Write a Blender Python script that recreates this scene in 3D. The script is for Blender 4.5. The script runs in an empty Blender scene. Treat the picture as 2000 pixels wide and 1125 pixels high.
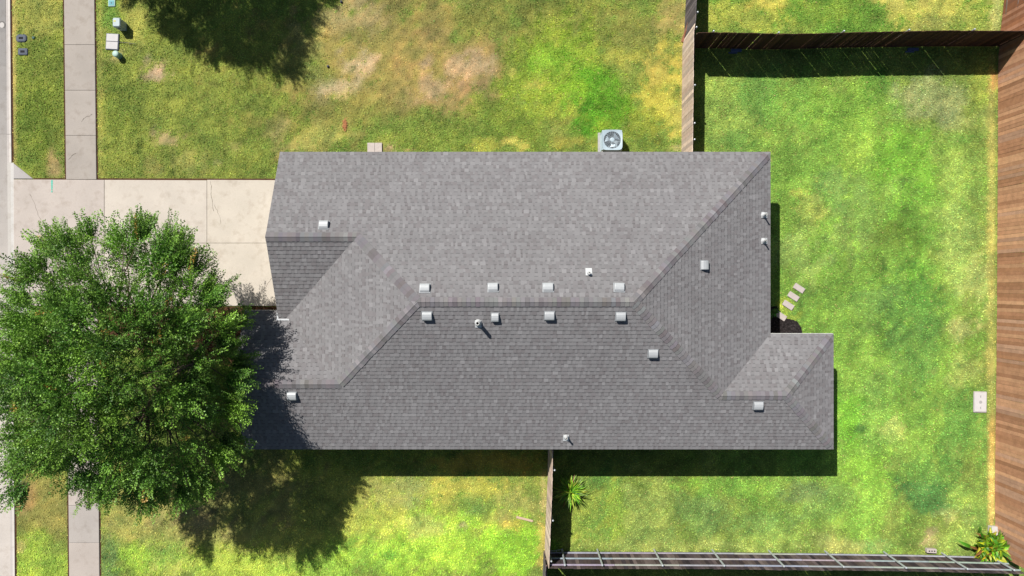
import bpy, math, random
import numpy as np
from mathutils import Vector, Matrix
R = math.radians
rnd = random.Random(7)
rng = np.random.default_rng(11)
sc = bpy.context.scene
COL = sc.collection

# ------------------------------------------------------------------ camera, sky, sun, exposure
HC = 29.0                                   # drone height in metres
cd = bpy.data.cameras.new('drone_camera'); cam = bpy.data.objects.new('drone_camera', cd); COL.objects.link(cam)
cam.location = (0, 0, HC); cam.rotation_euler = (0, 0, 0)
cd.sensor_width = 36; cd.lens = 18 * HC / 20.0; cd.clip_end = 2000
sc.camera = cam
sc.view_settings.view_transform = 'Standard'; sc.view_settings.look = 'None'
sc.view_settings.exposure = 0.62; sc.view_settings.gamma = 1
TOSUN = Vector((-.384, .488, .784)).normalized()
w = bpy.data.worlds.new('World'); sc.world = w; w.use_nodes = True
nt = w.node_tree; nt.nodes.clear()
o_ = nt.nodes.new('ShaderNodeOutputWorld'); b_ = nt.nodes.new('ShaderNodeBackground'); s_ = nt.nodes.new('ShaderNodeTexSky')
s_.sky_type = 'NISHITA'; s_.sun_disc = False
s_.sun_elevation = math.asin(TOSUN.z); s_.sun_rotation = math.atan2(TOSUN.x, TOSUN.y)
b_.inputs['Strength'].default_value = 0.05
nt.links.new(s_.outputs[0], b_.inputs[0]); nt.links.new(b_.outputs[0], o_.inputs[0])
ld = bpy.data.lights.new('sun', 'SUN'); ld.energy = 5.0; ld.angle = R(0.5); ld.color = (1, .965, .91)
sun = bpy.data.objects.new('sun', ld); COL.objects.link(sun); sun.rotation_euler = TOSUN.to_track_quat('Z', 'Y').to_euler()
sun.location = TOSUN * 60

# ------------------------------------------------------------------ helpers
def P(px, py, z=0.0):
    """survey mark in the photo (2000 x 1125) -> world point at height z"""
    k = (HC - z) / HC / 50.0
    return ((px - 1000) * k, (562.5 - py) * k)
def s2l(c):
    return tuple(((v / 255) / 12.92 if v / 255 <= .04045 else ((v / 255 + .055) / 1.055) ** 2.4) for v in c)

MATS = {}
def material(name, color=(.5, .5, .5), rough=.8, attr=False, n1=(8, .15), n2=(60, .15), bump=(0, 0), metal=0, spec=.3, trans=0, stain=None):
    if name in MATS: return MATS[name]
    m = bpy.data.materials.new(name); m.use_nodes = True
    t = m.node_tree; N = t.nodes; L = t.links
    bs = N['Principled BSDF']; bs.inputs['Roughness'].default_value = rough; bs.inputs['Metallic'].default_value = metal
    bs.inputs['Specular IOR Level'].default_value = spec
    tc = N.new('ShaderNodeTexCoord')
    if attr:
        a = N.new('ShaderNodeAttribute'); a.attribute_name = 'Col'; cur = a.outputs['Color']
    else:
        c = N.new('ShaderNodeRGB'); c.outputs[0].default_value = (*color, 1); cur = c.outputs[0]
    for sc_, amt in (n1, n2):
        if amt <= 0: continue
        no = N.new('ShaderNodeTexNoise'); no.inputs['Scale'].default_value = sc_; no.inputs['Detail'].default_value = 4
        L.new(tc.outputs['Object'], no.inputs['Vector'])
        mr = N.new('ShaderNodeMapRange'); mr.inputs['From Min'].default_value = .25; mr.inputs['From Max'].default_value = .75
        mr.inputs['To Min'].default_value = 1 - amt; mr.inputs['To Max'].default_value = 1 + amt
        L.new(no.outputs['Fac'], mr.inputs['Value'])
        vm = N.new('ShaderNodeVectorMath'); vm.operation = 'SCALE'
        L.new(cur, vm.inputs[0]); L.new(mr.outputs[0], vm.inputs['Scale']); cur = vm.outputs[0]
    if stain:
        scale, lo, hi, tint = stain
        no = N.new('ShaderNodeTexNoise'); no.inputs['Scale'].default_value = scale; no.inputs['Detail'].default_value = 6; no.inputs['Roughness'].default_value = .65
        L.new(tc.outputs['Object'], no.inputs['Vector'])
        mr = N.new('ShaderNodeMapRange'); mr.inputs['From Min'].default_value = lo; mr.inputs['From Max'].default_value = hi
        L.new(no.outputs['Fac'], mr.inputs['Value'])
        mx = N.new('ShaderNodeMix'); mx.data_type = 'RGBA'; mx.blend_type = 'MULTIPLY'
        L.new(mr.outputs[0], mx.inputs[0]); L.new(cur, mx.inputs[6]); mx.inputs[7].default_value = (*tint, 1); cur = mx.outputs[2]
    L.new(cur, bs.inputs['Base Color'])
    if bump[1] > 0:
        no = N.new('ShaderNodeTexNoise'); no.inputs['Scale'].default_value = bump[0]; no.inputs['Detail'].default_value = 5
        L.new(tc.outputs['Object'], no.inputs['Vector'])
        bp = N.new('ShaderNodeBump'); bp.inputs['Strength'].default_value = bump[1]; bp.inputs['Distance'].default_value = .02
        L.new(no.outputs['Fac'], bp.inputs['Height']); L.new(bp.outputs[0], bs.inputs['Normal'])
    if trans > 0:
        tl = N.new('ShaderNodeBsdfTranslucent'); L.new(cur, tl.inputs['Color'])
        ms = N.new('ShaderNodeMixShader'); ms.inputs[0].default_value = trans
        L.new(bs.outputs[0], ms.inputs[1]); L.new(tl.outputs[0], ms.inputs[2])
        L.new(ms.outputs[0], N['Material Output'].inputs['Surface'])
    MATS[name] = m
    return m

class MB:
    def __init__(s): s.v = []; s.f = []; s.c = []
    def face(s, pts, col=None):
        i = len(s.v); s.v += [tuple(p) for p in pts]; s.f.append(tuple(range(i, i + len(pts)))); s.c.append(col)
    def quads(s, vs, fs, col=None):
        i = len(s.v); s.v += [tuple(p) for p in vs]
        for f in fs: s.f.append(tuple(i + k for k in f)); s.c.append(col)
    def box(s, c, d, col=None, rz=0, M=None, taper=1.0, bevel=0):
        hx, hy, hz = d[0] / 2, d[1] / 2, d[2] / 2
        if bevel:
            b = bevel; vs = []
            oc = lambda X, Y: [(-X + b, -Y), (X - b, -Y), (X, -Y + b), (X, Y - b), (X - b, Y), (-X + b, Y), (-X, Y - b), (-X, -Y + b)]
            b2 = b * .6
            rings = [[(x, y, -hz) for x, y in oc(hx, hy)], [(x * taper, y * taper, hz - b2) for x, y in oc(hx, hy)],
                     [(x * taper * (1 - b2 / hx), y * taper * (1 - b2 / hy), hz) for x, y in oc(hx, hy)]]
            vs = rings[0] + rings[1] + rings[2]
            fs = [tuple(range(7, -1, -1)), tuple(range(16, 24))]
            for r_ in (0, 8):
                for k in range(8): fs.append((r_ + k, r_ + (k + 1) % 8, r_ + 8 + (k + 1) % 8, r_ + 8 + k))
        else:
            vs = [(-hx, -hy, -hz), (hx, -hy, -hz), (hx, hy, -hz), (-hx, hy, -hz), (-hx * taper, -hy * taper, hz), (hx * taper, -hy * taper, hz), (hx * taper, hy * taper, hz), (-hx * taper, hy * taper, hz)]
            fs = [(0, 3, 2, 1), (4, 5, 6, 7), (0, 1, 5, 4), (1, 2, 6, 5), (2, 3, 7, 6), (3, 0, 4, 7)]
        m = M if M is not None else Matrix.Rotation(rz, 3, 'Z')
        c = Vector(c)
        s.quads([c + m @ Vector(p) for p in vs], fs, col)
    def tube(s, pts, rs, n=8, col=None, cap=True):
        pts = [Vector(p) for p in pts]; rings = []; i0 = len(s.v)
        up = Vector((.13, .21, .97))
        for i, p in enumerate(pts):
            d = (pts[min(i + 1, len(pts) - 1)] - pts[max(i - 1, 0)]).normalized()
            a = d.cross(up)
            if a.length < 1e-3: a = d.cross(Vector((1, 0, 0)))
            a.normalize(); b = d.cross(a)
            r = rs[i] if hasattr(rs, '__len__') else rs
            for k in range(n):
                t = 2 * math.pi * k / n
                s.v.append(tuple(p + a * (math.cos(t) * r) + b * (math.sin(t) * r)))
        for i in range(len(pts) - 1):
            for k in range(n):
                k2 = (k + 1) % n
                s.f.append((i0 + i * n + k, i0 + i * n + k2, i0 + (i + 1) * n + k2, i0 + (i + 1) * n + k)); s.c.append(col)
        if cap:
            s.f.append(tuple(i0 + k for k in range(n - 1, -1, -1))); s.c.append(col)
            e = i0 + (len(pts) - 1) * n
            s.f.append(tuple(e + k for k in range(n))); s.c.append(col)
    def lathe(s, c, prof, n=24, col=None):
        i0 = len(s.v); c = Vector(c)
        for r, z in prof:
            for k in range(n):
                t = 2 * math.pi * k / n; s.v.append((c.x + r * math.cos(t), c.y + r * math.sin(t), c.z + z))
        for i in range(len(prof) - 1):
            for k in range(n):
                k2 = (k + 1) % n; s.f.append((i0 + i * n + k, i0 + i * n + k2, i0 + (i + 1) * n + k2, i0 + (i + 1) * n + k)); s.c.append(col)
        e = i0 + (len(prof) - 1) * n
        s.f.append(tuple(e + k for k in range(n))); s.c.append(col)
    def prism(s, pts2, z0, z1, col=None):
        n = len(pts2)
        a = sum(pts2[i][0] * pts2[(i + 1) % n][1] - pts2[(i + 1) % n][0] * pts2[i][1] for i in range(n))
        if a < 0: pts2 = pts2[::-1]
        vs = [(x, y, z0) for x, y in pts2] + [(x, y, z1) for x, y in pts2]
        fs = [tuple(range(n - 1, -1, -1)), tuple(range(n, 2 * n))] + [(i, (i + 1) % n, n + (i + 1) % n, n + i) for i in range(n)]
        s.quads(vs, fs, col)
    def build(s, name, mat, parent=None, smooth=False, loc=None):
        me = bpy.data.meshes.new(name)
        vs = s.v
        if loc is not None:
            vs = [(x - loc[0], y - loc[1], z - loc[2]) for x, y, z in vs]
        me.from_pydata(vs, [], s.f)
        if any(c is not None for c in s.c):
            at = me.color_attributes.new('Col', 'FLOAT_COLOR', 'CORNER')
            arr = np.ones((len(me.loops), 4), np.float32); k = 0
            for f, c in zip(s.f, s.c):
                if c is not None: arr[k:k + len(f), :3] = c
                k += len(f)
            at.data.foreach_set('color', arr.ravel())
        me.materials.append(mat)
        if smooth: me.polygons.foreach_set('use_smooth', [True] * len(me.polygons))
        o = bpy.data.objects.new(name, me); COL.objects.link(o)
        if loc is not None: o.location = loc
        if parent is not None:
            o.parent = parent
            if loc is None:                                      # children stay where they were drawn
                q = Vector((0, 0, 0)); up = parent
                while up is not None: q += up.location; up = up.parent
                o.location = -q
        return o

def tag(o, label=None, cat=None, group=None, kind=None):
    if label: o['label'] = label
    if cat: o['category'] = cat
    if group: o['group'] = group
    if kind: o['kind'] = kind
    return o
def thing(name, label, cat, loc=(0, 0, 0), group=None):
    o = bpy.data.objects.new(name, None); COL.objects.link(o); o.location = loc; o.empty_display_size = .2
    return tag(o, label, cat, group)
def fast_mesh(name, verts, nper, mat, cols=None, parent=None):
    """verts (n*nper,3) numpy; every nper consecutive verts are one face; cols per face"""
    n = len(verts) // nper
    me = bpy.data.meshes.new(name)
    me.vertices.add(len(verts)); me.vertices.foreach_set('co', np.asarray(verts, np.float32).ravel())
    me.loops.add(len(verts)); me.loops.foreach_set('vertex_index', np.arange(len(verts), dtype=np.int32))
    me.polygons.add(n); me.polygons.foreach_set('loop_start', np.arange(0, len(verts), nper, dtype=np.int32))
    me.polygons.foreach_set('loop_total', np.full(n, nper, np.int32))
    me.update(calc_edges=True)
    if cols is not None:
        at = me.color_attributes.new('Col', 'FLOAT_COLOR', 'CORNER')
        arr = np.ones((len(verts), 4), np.float32); arr[:, :3] = np.repeat(cols, nper, axis=0)
        at.data.foreach_set('color', arr.ravel())
    me.materials.append(mat)
    o = bpy.data.objects.new(name, me); COL.objects.link(o)
    if parent is not None: o.parent = parent
    return o

# ------------------------------------------------------------------ noise and the lawn's colours
def vnoise(x, y, seed):
    xi = np.floor(x).astype(np.int64); yi = np.floor(y).astype(np.int64)
    fx = x - xi; fy = y - yi; fx = fx * fx * (3 - 2 * fx); fy = fy * fy * (3 - 2 * fy)
    def h(a, b):
        n = (a * 374761393 + b * 668265263 + seed * 982451653) & 0x7fffffff
        n = ((n ^ (n >> 13)) * 1274126177) & 0x7fffffff
        return ((n ^ (n >> 16)) & 0xffff) / 65535.0
    return (h(xi, yi) * (1 - fx) + h(xi + 1, yi) * fx) * (1 - fy) + (h(xi, yi + 1) * (1 - fx) + h(xi + 1, yi + 1) * fx) * fy
def fbm(x, y, seed, oct=4):
    a = 1.; s = 0; t = 0
    for i in range(oct):
        s = s + a * vnoise(x * 2 ** i, y * 2 ** i, seed + i * 17); t += a; a *= .55
    return s / t
GREEN = (122, 152, 58)
# big areas first, then patches: x, y, rx, ry (photo marks on the ground), colour of the turf there, strength, raggedness
PATCH = [
 (330, 180, 330, 260, (136, 156, 62), 1, .3), (75, 170, 60, 190, (128, 150, 56), 1, .2), (75, 20, 50, 45, (166, 172, 80), .8, .6),
 (110, 325, 20, 28, (190, 155, 105), .8, .9), (75, 230, 36, 70, (112, 142, 44), .7, .5),
 (560, 200, 130, 110, (124, 148, 56), .8, .5), (790, 110, 290, 180, (168, 148, 84), .95, .6), (670, 40, 90, 50, (172, 156, 98), .8, .8), (700, 30, 60, 30, (186, 160, 112), .5, 1),
 (900, 165, 120, 110, (172, 140, 92), .85, .6), (905, 128, 70, 32, (196, 164, 124), .85, .9), (850, 170, 46, 36, (196, 164, 122), .75, 1), (930, 175, 60, 30, (178, 140, 100), .6, 1),
 (655, 172, 44, 26, (210, 184, 140), .95, .9), (702, 130, 38, 28, (206, 176, 134), .95, .9), (600, 90, 40, 60, (172, 168, 96), .7, .8),
 (620, 140, 60, 30, (120, 150, 50), .5, .8), (570, 130, 50, 30, (172, 172, 92), .5, .8),
 (950, 20, 70, 50, (130, 146, 62), .8, .7), (1100, 60, 130, 90, (140, 150, 62), .8, .6), (1250, 60, 90, 80, (158, 154, 76), .7, .6), (1310, 25, 40, 50, (184, 160, 92), .8, .7),
 (1020, 130, 50, 50, (114, 146, 44), .8, .7), (1000, 230, 120, 60, (122, 152, 48), .9, .6), (850, 262, 130, 45, (118, 148, 54), .9, .6), (700, 225, 100, 40, (146, 150, 72), .7, .6),
 (1120, 160, 110, 110, (146, 178, 46), .9, .6), (1070, 120, 35, 25, (130, 190, 40), .8, .7), (1130, 105, 60, 30, (126, 168, 40), .7, .7),
 (1160, 200, 75, 75, (96, 168, 20), .95, .5), (1140, 240, 30, 45, (76, 148, 18), .9, .5), (1205, 215, 40, 40, (92, 152, 20), .7, .6), (1120, 180, 30, 26, (150, 200, 36), .8, .7),
 (1090, 215, 40, 24, (178, 192, 64), .7, .9), (1180, 232, 26, 18, (160, 184, 40), .6, .9), (1200, 108, 50, 18, (196, 190, 76), .7, 1), (1045, 165, 18, 12, (214, 200, 86), .8, 1), (1000, 140, 14, 10, (208, 196, 90), .7, 1),
 (1300, 190, 48, 110, (202, 190, 66), .85, .7), (1310, 160, 24, 36, (212, 198, 74), .8, .9), (1322, 240, 20, 60, (206, 196, 84), .8, .9), (1290, 130, 30, 25, (216, 190, 84), .6, 1), (1322, 292, 24, 10, (220, 190, 140), .8, .9),
 (1250, 250, 40, 40, (150, 168, 50), .7, .8), (1010, 280, 30, 16, (222, 206, 92), .85, .9), (945, 285, 22, 14, (200, 196, 76), .8, .9), (1120, 276, 50, 14, (198, 184, 70), .7, 1), (1090, 250, 40, 25, (150, 156, 76), .6, .9),
 (540, 255, 26, 20, (204, 178, 110), .7, 1), (565, 285, 50, 14, (198, 178, 104), .6, 1), (625, 270, 60, 22, (180, 184, 92), .8, .9), (760, 292, 36, 8, (196, 158, 120), .8, .9),
 (305, 136, 30, 18, (208, 170, 140), .9, .9), (330, 272, 24, 12, (198, 168, 120), .8, 1), (300, 258, 10, 8, (196, 160, 120), .6, 1), (375, 318, 34, 18, (186, 180, 98), .7, .9), (425, 318, 16, 10, (188, 170, 110), .6, 1), (454, 284, 10, 8, (190, 170, 110), .6, 1), (303, 325, 20, 18, (176, 164, 90), .5, 1),
 (215, 30, 26, 36, (96, 150, 56), .8, .6), (260, 40, 25, 60, (170, 178, 84), .7, .8), (232, 108, 18, 12, (196, 176, 120), .6, .9), (480, 200, 60, 80, (130, 152, 58), .6, .7), (230, 200, 50, 80, (116, 144, 50), .6, .7),
 # back yard
 (1660, 600, 300, 480, (124, 176, 54), 1, .15), (1440, 220, 70, 90, (146, 184, 70), .8, .7), (1490, 190, 45, 60, (98, 156, 60), .8, .6), (1560, 210, 60, 60, (120, 180, 58), .7, .6), (1650, 220, 80, 70, (132, 186, 50), .7, .7), (1440, 275, 50, 22, (96, 152, 60), .7, .8),
 (1715, 165, 30, 40, (86, 150, 40), .8, .6), (1820, 200, 84, 56, (156, 172, 106), .95, .5), (1850, 175, 40, 24, (140, 160, 92), .6, .9), (1920, 175, 34, 40, (170, 190, 62), .8, .6), (1780, 225, 40, 20, (150, 164, 100), .6, .8), (1885, 275, 30, 16, (92, 148, 52), .8, .6), (1830, 300, 60, 45, (136, 176, 66), .7, .7), (1890, 235, 50, 20, (148, 170, 84), .6, .8),
 (1545, 320, 60, 60, (106, 160, 50), .7, .7), (1670, 295, 36, 40, (160, 204, 60), .7, .8), (1590, 350, 60, 60, (124, 176, 56), .7, .7), (1640, 380, 50, 40, (108, 156, 76), .7, .8), (1770, 320, 70, 100, (112, 180, 30), .8, .6), (1760, 430, 40, 90, (120, 186, 40), .7, .7),
 (1580, 400, 40, 30, (190, 200, 84), .6, 1), (1570, 450, 30, 30, (160, 196, 80), .6, .9), (1700, 420, 70, 60, (130, 172, 76), .6, .8), (1745, 460, 44, 32, (96, 130, 34), .8, .7), (1840, 495, 26, 22, (110, 140, 48), .7, .7), (1780, 440, 30, 30, (90, 140, 40), .6, .7), (1720, 500, 60, 40, (104, 150, 50), .6, .7), (1640, 470, 50, 40, (120, 156, 74), .6, .8),
 (1570, 500, 60, 50, (164, 198, 96), .6, .9), (1880, 480, 50, 120, (164, 198, 92), .65, .8), (1910, 560, 30, 60, (190, 208, 110), .6, .9), (1880, 350, 50, 60, (144, 184, 72), .6, .8), (1875, 640, 34, 20, (206, 210, 120), .6, .9), (1800, 560, 40, 40, (110, 190, 30), .6, .7),
 (1780, 600, 90, 60, (84, 144, 56), .75, .7), (1790, 680, 60, 70, (92, 148, 60), .7, .7), (1700, 590, 50, 30, (100, 150, 70), .6, .8), (1650, 640, 50, 60, (122, 176, 60), .6, .8), (1560, 610, 40, 40, (104, 160, 60), .6, .7),
 (1535, 600, 18, 16, (178, 204, 52), .8, .8), (1545, 620, 20, 10, (176, 200, 60), .7, .9), (1700, 640, 40, 20, (96, 140, 60), .5, .8), (1640, 720, 60, 60, (128, 180, 56), .6, .8), (1700, 760, 60, 60, (140, 186, 76), .6, .8), (1720, 850, 70, 70, (136, 190, 66), .7, .7), (1660, 820, 28, 60, (112, 190, 20), .8, .6), (1690, 790, 20, 20, (90, 150, 44), .6, .7), (1750, 845, 24, 24, (186, 200, 100), .6, 1), (1680, 835, 10, 10, (70, 130, 60), .8, .6),
 (1890, 720, 44, 30, (180, 200, 100), .5, .9), (1880, 830, 60, 60, (96, 160, 60), .7, .7), (1700, 930, 60, 50, (146, 210, 40), .8, .6), (1700, 1000, 70, 70, (150, 206, 60), .7, .7), (1830, 930, 60, 50, (90, 150, 56), .8, .7), (1820, 980, 50, 40, (76, 140, 64), .9, .6), (1890, 980, 40, 40, (150, 190, 70), .8, .9), (1900, 1010, 30, 24, (100, 150, 60), .6, .9), (1850, 1010, 30, 25, (176, 190, 110), .6, .9), (1822, 1050, 26, 22, (196, 168, 116), .75, .9), (1870, 1055, 40, 25, (166, 200, 80), .8, .8),
 (1700, 1065, 40, 16, (110, 170, 90), .6, .8), (1600, 980, 60, 40, (130, 180, 80), .6, .8), (1560, 960, 40, 26, (120, 150, 90), .6, .9), (1260, 1010, 120, 80, (160, 186, 88), .8, .7), (1170, 960, 40, 50, (92, 148, 60), .85, .6), (1160, 1040, 40, 40, (104, 156, 60), .8, .7), (1135, 1010, 30, 70, (166, 190, 72), .6, 1), (1200, 1000, 20, 50, (150, 192, 60), .6, .8), (1380, 1000, 50, 40, (110, 156, 76), .7, .8), (1500, 1040, 90, 40, (150, 190, 80), .6, .8), (1420, 950, 80, 20, (120, 184, 50), .7, .8), (1490, 1010, 60, 30, (112, 160, 76), .5, .9), (1300, 1066, 200, 12, (178, 196, 96), .7, .8), (1650, 1068, 60, 12, (186, 192, 100), .6, .9), (1610, 1050, 30, 26, (190, 200, 110), .5, .9),
 # neighbour to the north
 (1640, -10, 330, 90, (104, 156, 48), 1, .1), (1450, 30, 80, 36, (196, 196, 80), .8, .9), (1620, 20, 60, 20, (150, 180, 60), .5, 1), (1840, 20, 110, 50, (206, 196, 92), .9, .7), (1760, 0, 60, 20, (220, 206, 96), .7, .9), (1900, 40, 40, 20, (140, 170, 70), .6, .9), (1820, 45, 30, 14, (130, 150, 80), .5, .9), (1510, 5, 40, 12, (220, 200, 80), .7, 1),
 # south-west
 (80, 1000, 62, 90, (158, 152, 76), .95, .3), (50, 985, 26, 40, (176, 142, 82), .8, .6), (80, 1110, 62, 60, (160, 200, 62), .95, .4), (110, 1070, 22, 18, (112, 142, 60), .6, .7), (90, 1100, 40, 8, (96, 150, 50), .5, 1), (45, 1072, 18, 14, (196, 184, 110), .7, .9),
 (500, 1000, 330, 130, (170, 180, 86), 1, .3), (255, 1000, 60, 60, (172, 178, 84), .8, .5), (700, 1010, 360, 140, (170, 190, 70), .8, .5), (215, 1090, 20, 50, (96, 144, 80), .7, .7), (300, 1090, 80, 40, (160, 210, 60), .9, .6), (330, 1085, 40, 30, (120, 170, 70), .6, .8), (360, 1110, 60, 18, (206, 206, 110), .7, .9),
 (500, 1100, 160, 50, (176, 214, 66), .9, .5), (700, 1090, 160, 60, (150, 206, 62), .9, .5), (430, 1040, 120, 20, (200, 190, 100), .6, .9), (390, 1010, 40, 30, (196, 170, 120), .5, .9), (590, 1060, 60, 30, (196, 210, 80), .6, .9), (800, 960, 50, 40, (146, 168, 92), .8, .6), (740, 960, 40, 40, (176, 188, 92), .7, .7),
 (890, 955, 60, 28, (206, 210, 80), .8, .8), (930, 990, 50, 30, (126, 170, 70), .8, .7), (1020, 990, 50, 40, (160, 174, 84), .8, .8), (980, 1010, 30, 20, (176, 180, 90), .5, .9), (860, 1060, 170, 80, (166, 222, 54), .9, .5), (1000, 1070, 80, 60, (150, 216, 40), .85, .5), (820, 1030, 60, 24, (206, 214, 110), .6, .9), (720, 1020, 60, 40, (200, 216, 80), .6, .9), (1000, 1022, 30, 12, (220, 204, 76), .8, .9), (960, 950, 30, 20, (196, 200, 70), .6, .9), (1058, 1050, 10, 80, (222, 190, 90), .85, .7), (1062, 960, 8, 60, (206, 190, 110), .7, .7), (760, 1085, 16, 10, (90, 170, 50), .7, .7), (905, 1025, 8, 6, (176, 170, 120), .8, .8), (950, 905, 120, 20, (190, 160, 60), .6, .6),
 (420, 940, 160, 90, (150, 130, 96), .5, .8),
]
EDGE = [(1936, 560, 9, 420, (206, 190, 100), .55), (1938, 880, 7, 60, (224, 178, 86), .8), (1936, 960, 7, 70, (228, 190, 100), .9), (1943, 160, 7, 16, (200, 140, 80), .9), (28, 170, 4, 200, (210, 190, 110), .8), (196, 180, 4, 200, (200, 196, 100), .6), (1334, 160, 5, 150, (216, 190, 110), .6), (1945, 20, 8, 50, (220, 220, 140), .5)]
GK = 1 / 1.20
def lawn_color(X, Y):
    px = X * 50 + 1000; py = 562.5 - Y * 50
    wx = (fbm(px / 60, py / 60, 3) - .5); wy = (fbm(px / 60, py / 60, 91) - .5)
    fine = fbm(px / 11, py / 11, 55, 3) - .5; grit = vnoise(px / 4.5, py / 4.5, 801) - .5; fine2 = fbm(px / 26, py / 26, 155, 4) - .5
    col = np.zeros((len(px), 3)); col[:] = np.array(s2l(GREEN))
    for x, y, rx, ry, c, st, rg in PATCH:
        if c[0] > c[1] + 8 and rx < 100: rx, ry, c = rx * .86, ry * .86, (c[0] * .955, c[1] * 1.0, c[2] * 1.03); rg = min(1.2, rg * 1.15)
        elif c[0] > c[1] - 4: c = (c[0] * .94, c[1], c[2] * .95)
        r = min(rx, ry)
        m = (np.abs(px - x) < rx * 2.2 + 20) & (np.abs(py - y) < ry * 2.2 + 20)
        if not m.any(): continue
        qx = (px[m] - x + wx[m] * r * 1.3) / rx; qy = (py[m] - y + wy[m] * r * 1.3) / ry
        d = np.sqrt(qx * qx + qy * qy)
        d = d + fine[m] * rg * 2.0 + fine2[m] * rg * 1.7 + grit[m] * (.3 + rg * .45)
        t = np.clip((1.2 - d) / .62, 0, 1); t = t * t * (3 - 2 * t) * st
        col[m] = col[m] * (1 - t[:, None]) + np.array(s2l(c)) * t[:, None]
    for x, y, rx, ry, c, st in EDGE:
        qx = (px - x) / rx; qy = (py - y) / ry
        d = np.sqrt(qx ** 2 + (qy ** 2) ** 2) + fine * 1.2
        t = np.clip((1.3 - d) / .6, 0, 1) * st
        col = col * (1 - t[:, None]) + np.array(s2l(c)) * t[:, None]
    big = fbm(px / 200, py / 200, 777, 3) - .5
    med = fbm(px / 34, py / 34, 271, 4) - .5
    cl = fbm(px / 7.5, py / 7.5, 4040, 2) - .5
    f = (1 + med * .8 + fine * .55 + cl * .55 + big * .2)[:, None]
    tint = np.stack([1.05 + med * .35 + cl * .35, np.ones_like(med), .95 - med * .2], 1)
    dryk = np.clip((col[:, 0] / col[:, 1] - .9) * 2.5, 0, 1)[:, None]
    col = col * f * tint * GK * (1 + .14 * dryk)
    lum = (col @ np.array([.3, .6, .1]))[:, None]
    back = ((px > 1370) & (py > 95)).astype(float)[:, None]
    sw = ((px < 1068) & (py > 925)).astype(float)
    col[:, 0] *= 1 + .07 * sw; col[:, 2] *= 1 + .15 * sw
    stripe = (1 + .05 * np.sign(np.sin(px / 9.5 + wx * 1.5)) * back[:, 0])[:, None]
    k = .09 + .05 * back
    return np.clip((col * (1 - k) + lum * k * np.array([1., 1.06, .72])) * stripe * (1 + .06 * back), .002, .8)

# ------------------------------------------------------------------ outlines of hard surfaces (ground marks)
def lin(p0, p1, y): return p0[0] + (p1[0] - p0[0]) * (y - p0[1]) / (p1[1] - p0[1])
def walkL(y): return np.interp(y, [-2000, 0, 350, 960, 1125, 4000], [116, 126, 130, 134.5, 136, 160])
def walkR(y): return walkL(y) + 59.5
def roadE(y): return np.interp(y, [-2000, 0, 330, 1125, 4000], [8, 20, 23.5, 30, 54])
EAVE = [(-8.25, 4.84), (9.1875, 4.84), (9.1875, -1.62), (11.43, -1.62), (11.43, -5.735), (-9.5, -5.735), (-9.5, -.79), (-8.25, -.79)]
BED = [(1455, 606), (1516, 598), (1533, 621), (1556, 627), (1565, 640), (1567, 665), (1455, 665)]
FRONTBED = [(206, 599), (560, 599), (560, 690), (470, 720), (380, 700), (300, 705), (240, 660), (206, 650)]
FBASE_A = [(1342, -300), (1340, 0), (1336, 77), (1333, 92), (1332, 190), (1331, 340)]
FBASE_B = [(1341, 94), (1420, 95), (1490, 97), (1560, 95.5), (1640, 93.5), (1800, 91), (1950, 91)]
FBASE_C = [(1970, -300), (1961, 0), (1954, 60), (1950, 110), (1949, 160), (1948, 420), (1947, 600), (1945, 800), (1943, 950), (1944, 1079), (1947, 1400)]
FBASE_D = [(1070, 1077), (1200, 1077.5), (1400, 1078.5), (1600, 1080.5), (1800, 1083.5), (1942, 1087)]
FBASE_E = [(1071, 860), (1070, 930), (1067, 1000), (1064, 1075)]
FBASE_F = [(1062, 1075), (1060, 1125), (1055, 1420)]

def in_poly(px, py, poly):
    ins = np.zeros(len(px), bool); n = len(poly)
    for i in range(n):
        x0, y0 = poly[i]; x1, y1 = poly[(i + 1) % n]
        if y0 == y1: continue
        c = ((y0 > py) != (y1 > py)) & (px < (x1 - x0) * (py - y0) / (y1 - y0) + x0)
        ins ^= c
    return ins
APRON_T = 350.5; APRON_B = 597.5
def lawn_mask(px, py, m=2.0):
    """True where turf grows (px, py ground marks)"""
    ok = px > roadE(py) + 3.5
    jit = fbm(px / 5, py / 5, 9, 2) * 4 - 2
    ok &= ~((px > walkL(py) - m - 1 + jit * .6) & (px < walkR(py) + m))
    ok &= ~((py > APRON_T - m - 1 + jit * .3) & (py < APRON_B + m) & (px < 600))
    # flared corners of the apron
    ok &= ~((py > 318 + (px - 25) * .75 - 5) & (py < 352) & (px < 75))
    ok &= ~((py < 632 - (px - 25) * .75 + 5) & (py > 596) & (px < 75))
    X = (px - 1000) / 50; Y = (562.5 - py) / 50
    ok &= ~((X > -7.8) & (X < 8.75) & (Y < 4.4) & (Y > -5.3)); ok &= ~((X > -9.1) & (X < 11) & (Y < -1.6) & (Y > -5.3)); ok &= ~((X > -9.1) & (X < 0) & (Y < -1.2) & (Y > -5.3))
    ok &= ~in_poly(px, py, BED); ok &= ~in_poly(px, py, FRONTBED)
    for (cx, cy, hx, hy) in ((220, 82, 14, 17), (219, 6, 7.5, 7.5), (42, 75, 12, 9), (45.5, 101, 10.5, 7.5), (1190, 284, 27, 22), (735, 290, 17, 13), (1913, 785, 14, 21), (1936, 1036, 9, 11)):
        ok &= ~((np.abs(px - cx) < hx) & (np.abs(py - cy) < hy))
    for (cx, cy) in STONES:
        dx = px - cx; dy = py - cy; a = R(33); u = dx * math.cos(a) + dy * math.sin(a); v = -dx * math.sin(a) + dy * math.cos(a)
        ok &= ~((np.abs(u) < 10.5) & (np.abs(v) < 5.5))
    return ok
STONES = [(1560, 563), (1549, 579), (1539, 596), (1524.5, 617)]

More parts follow.
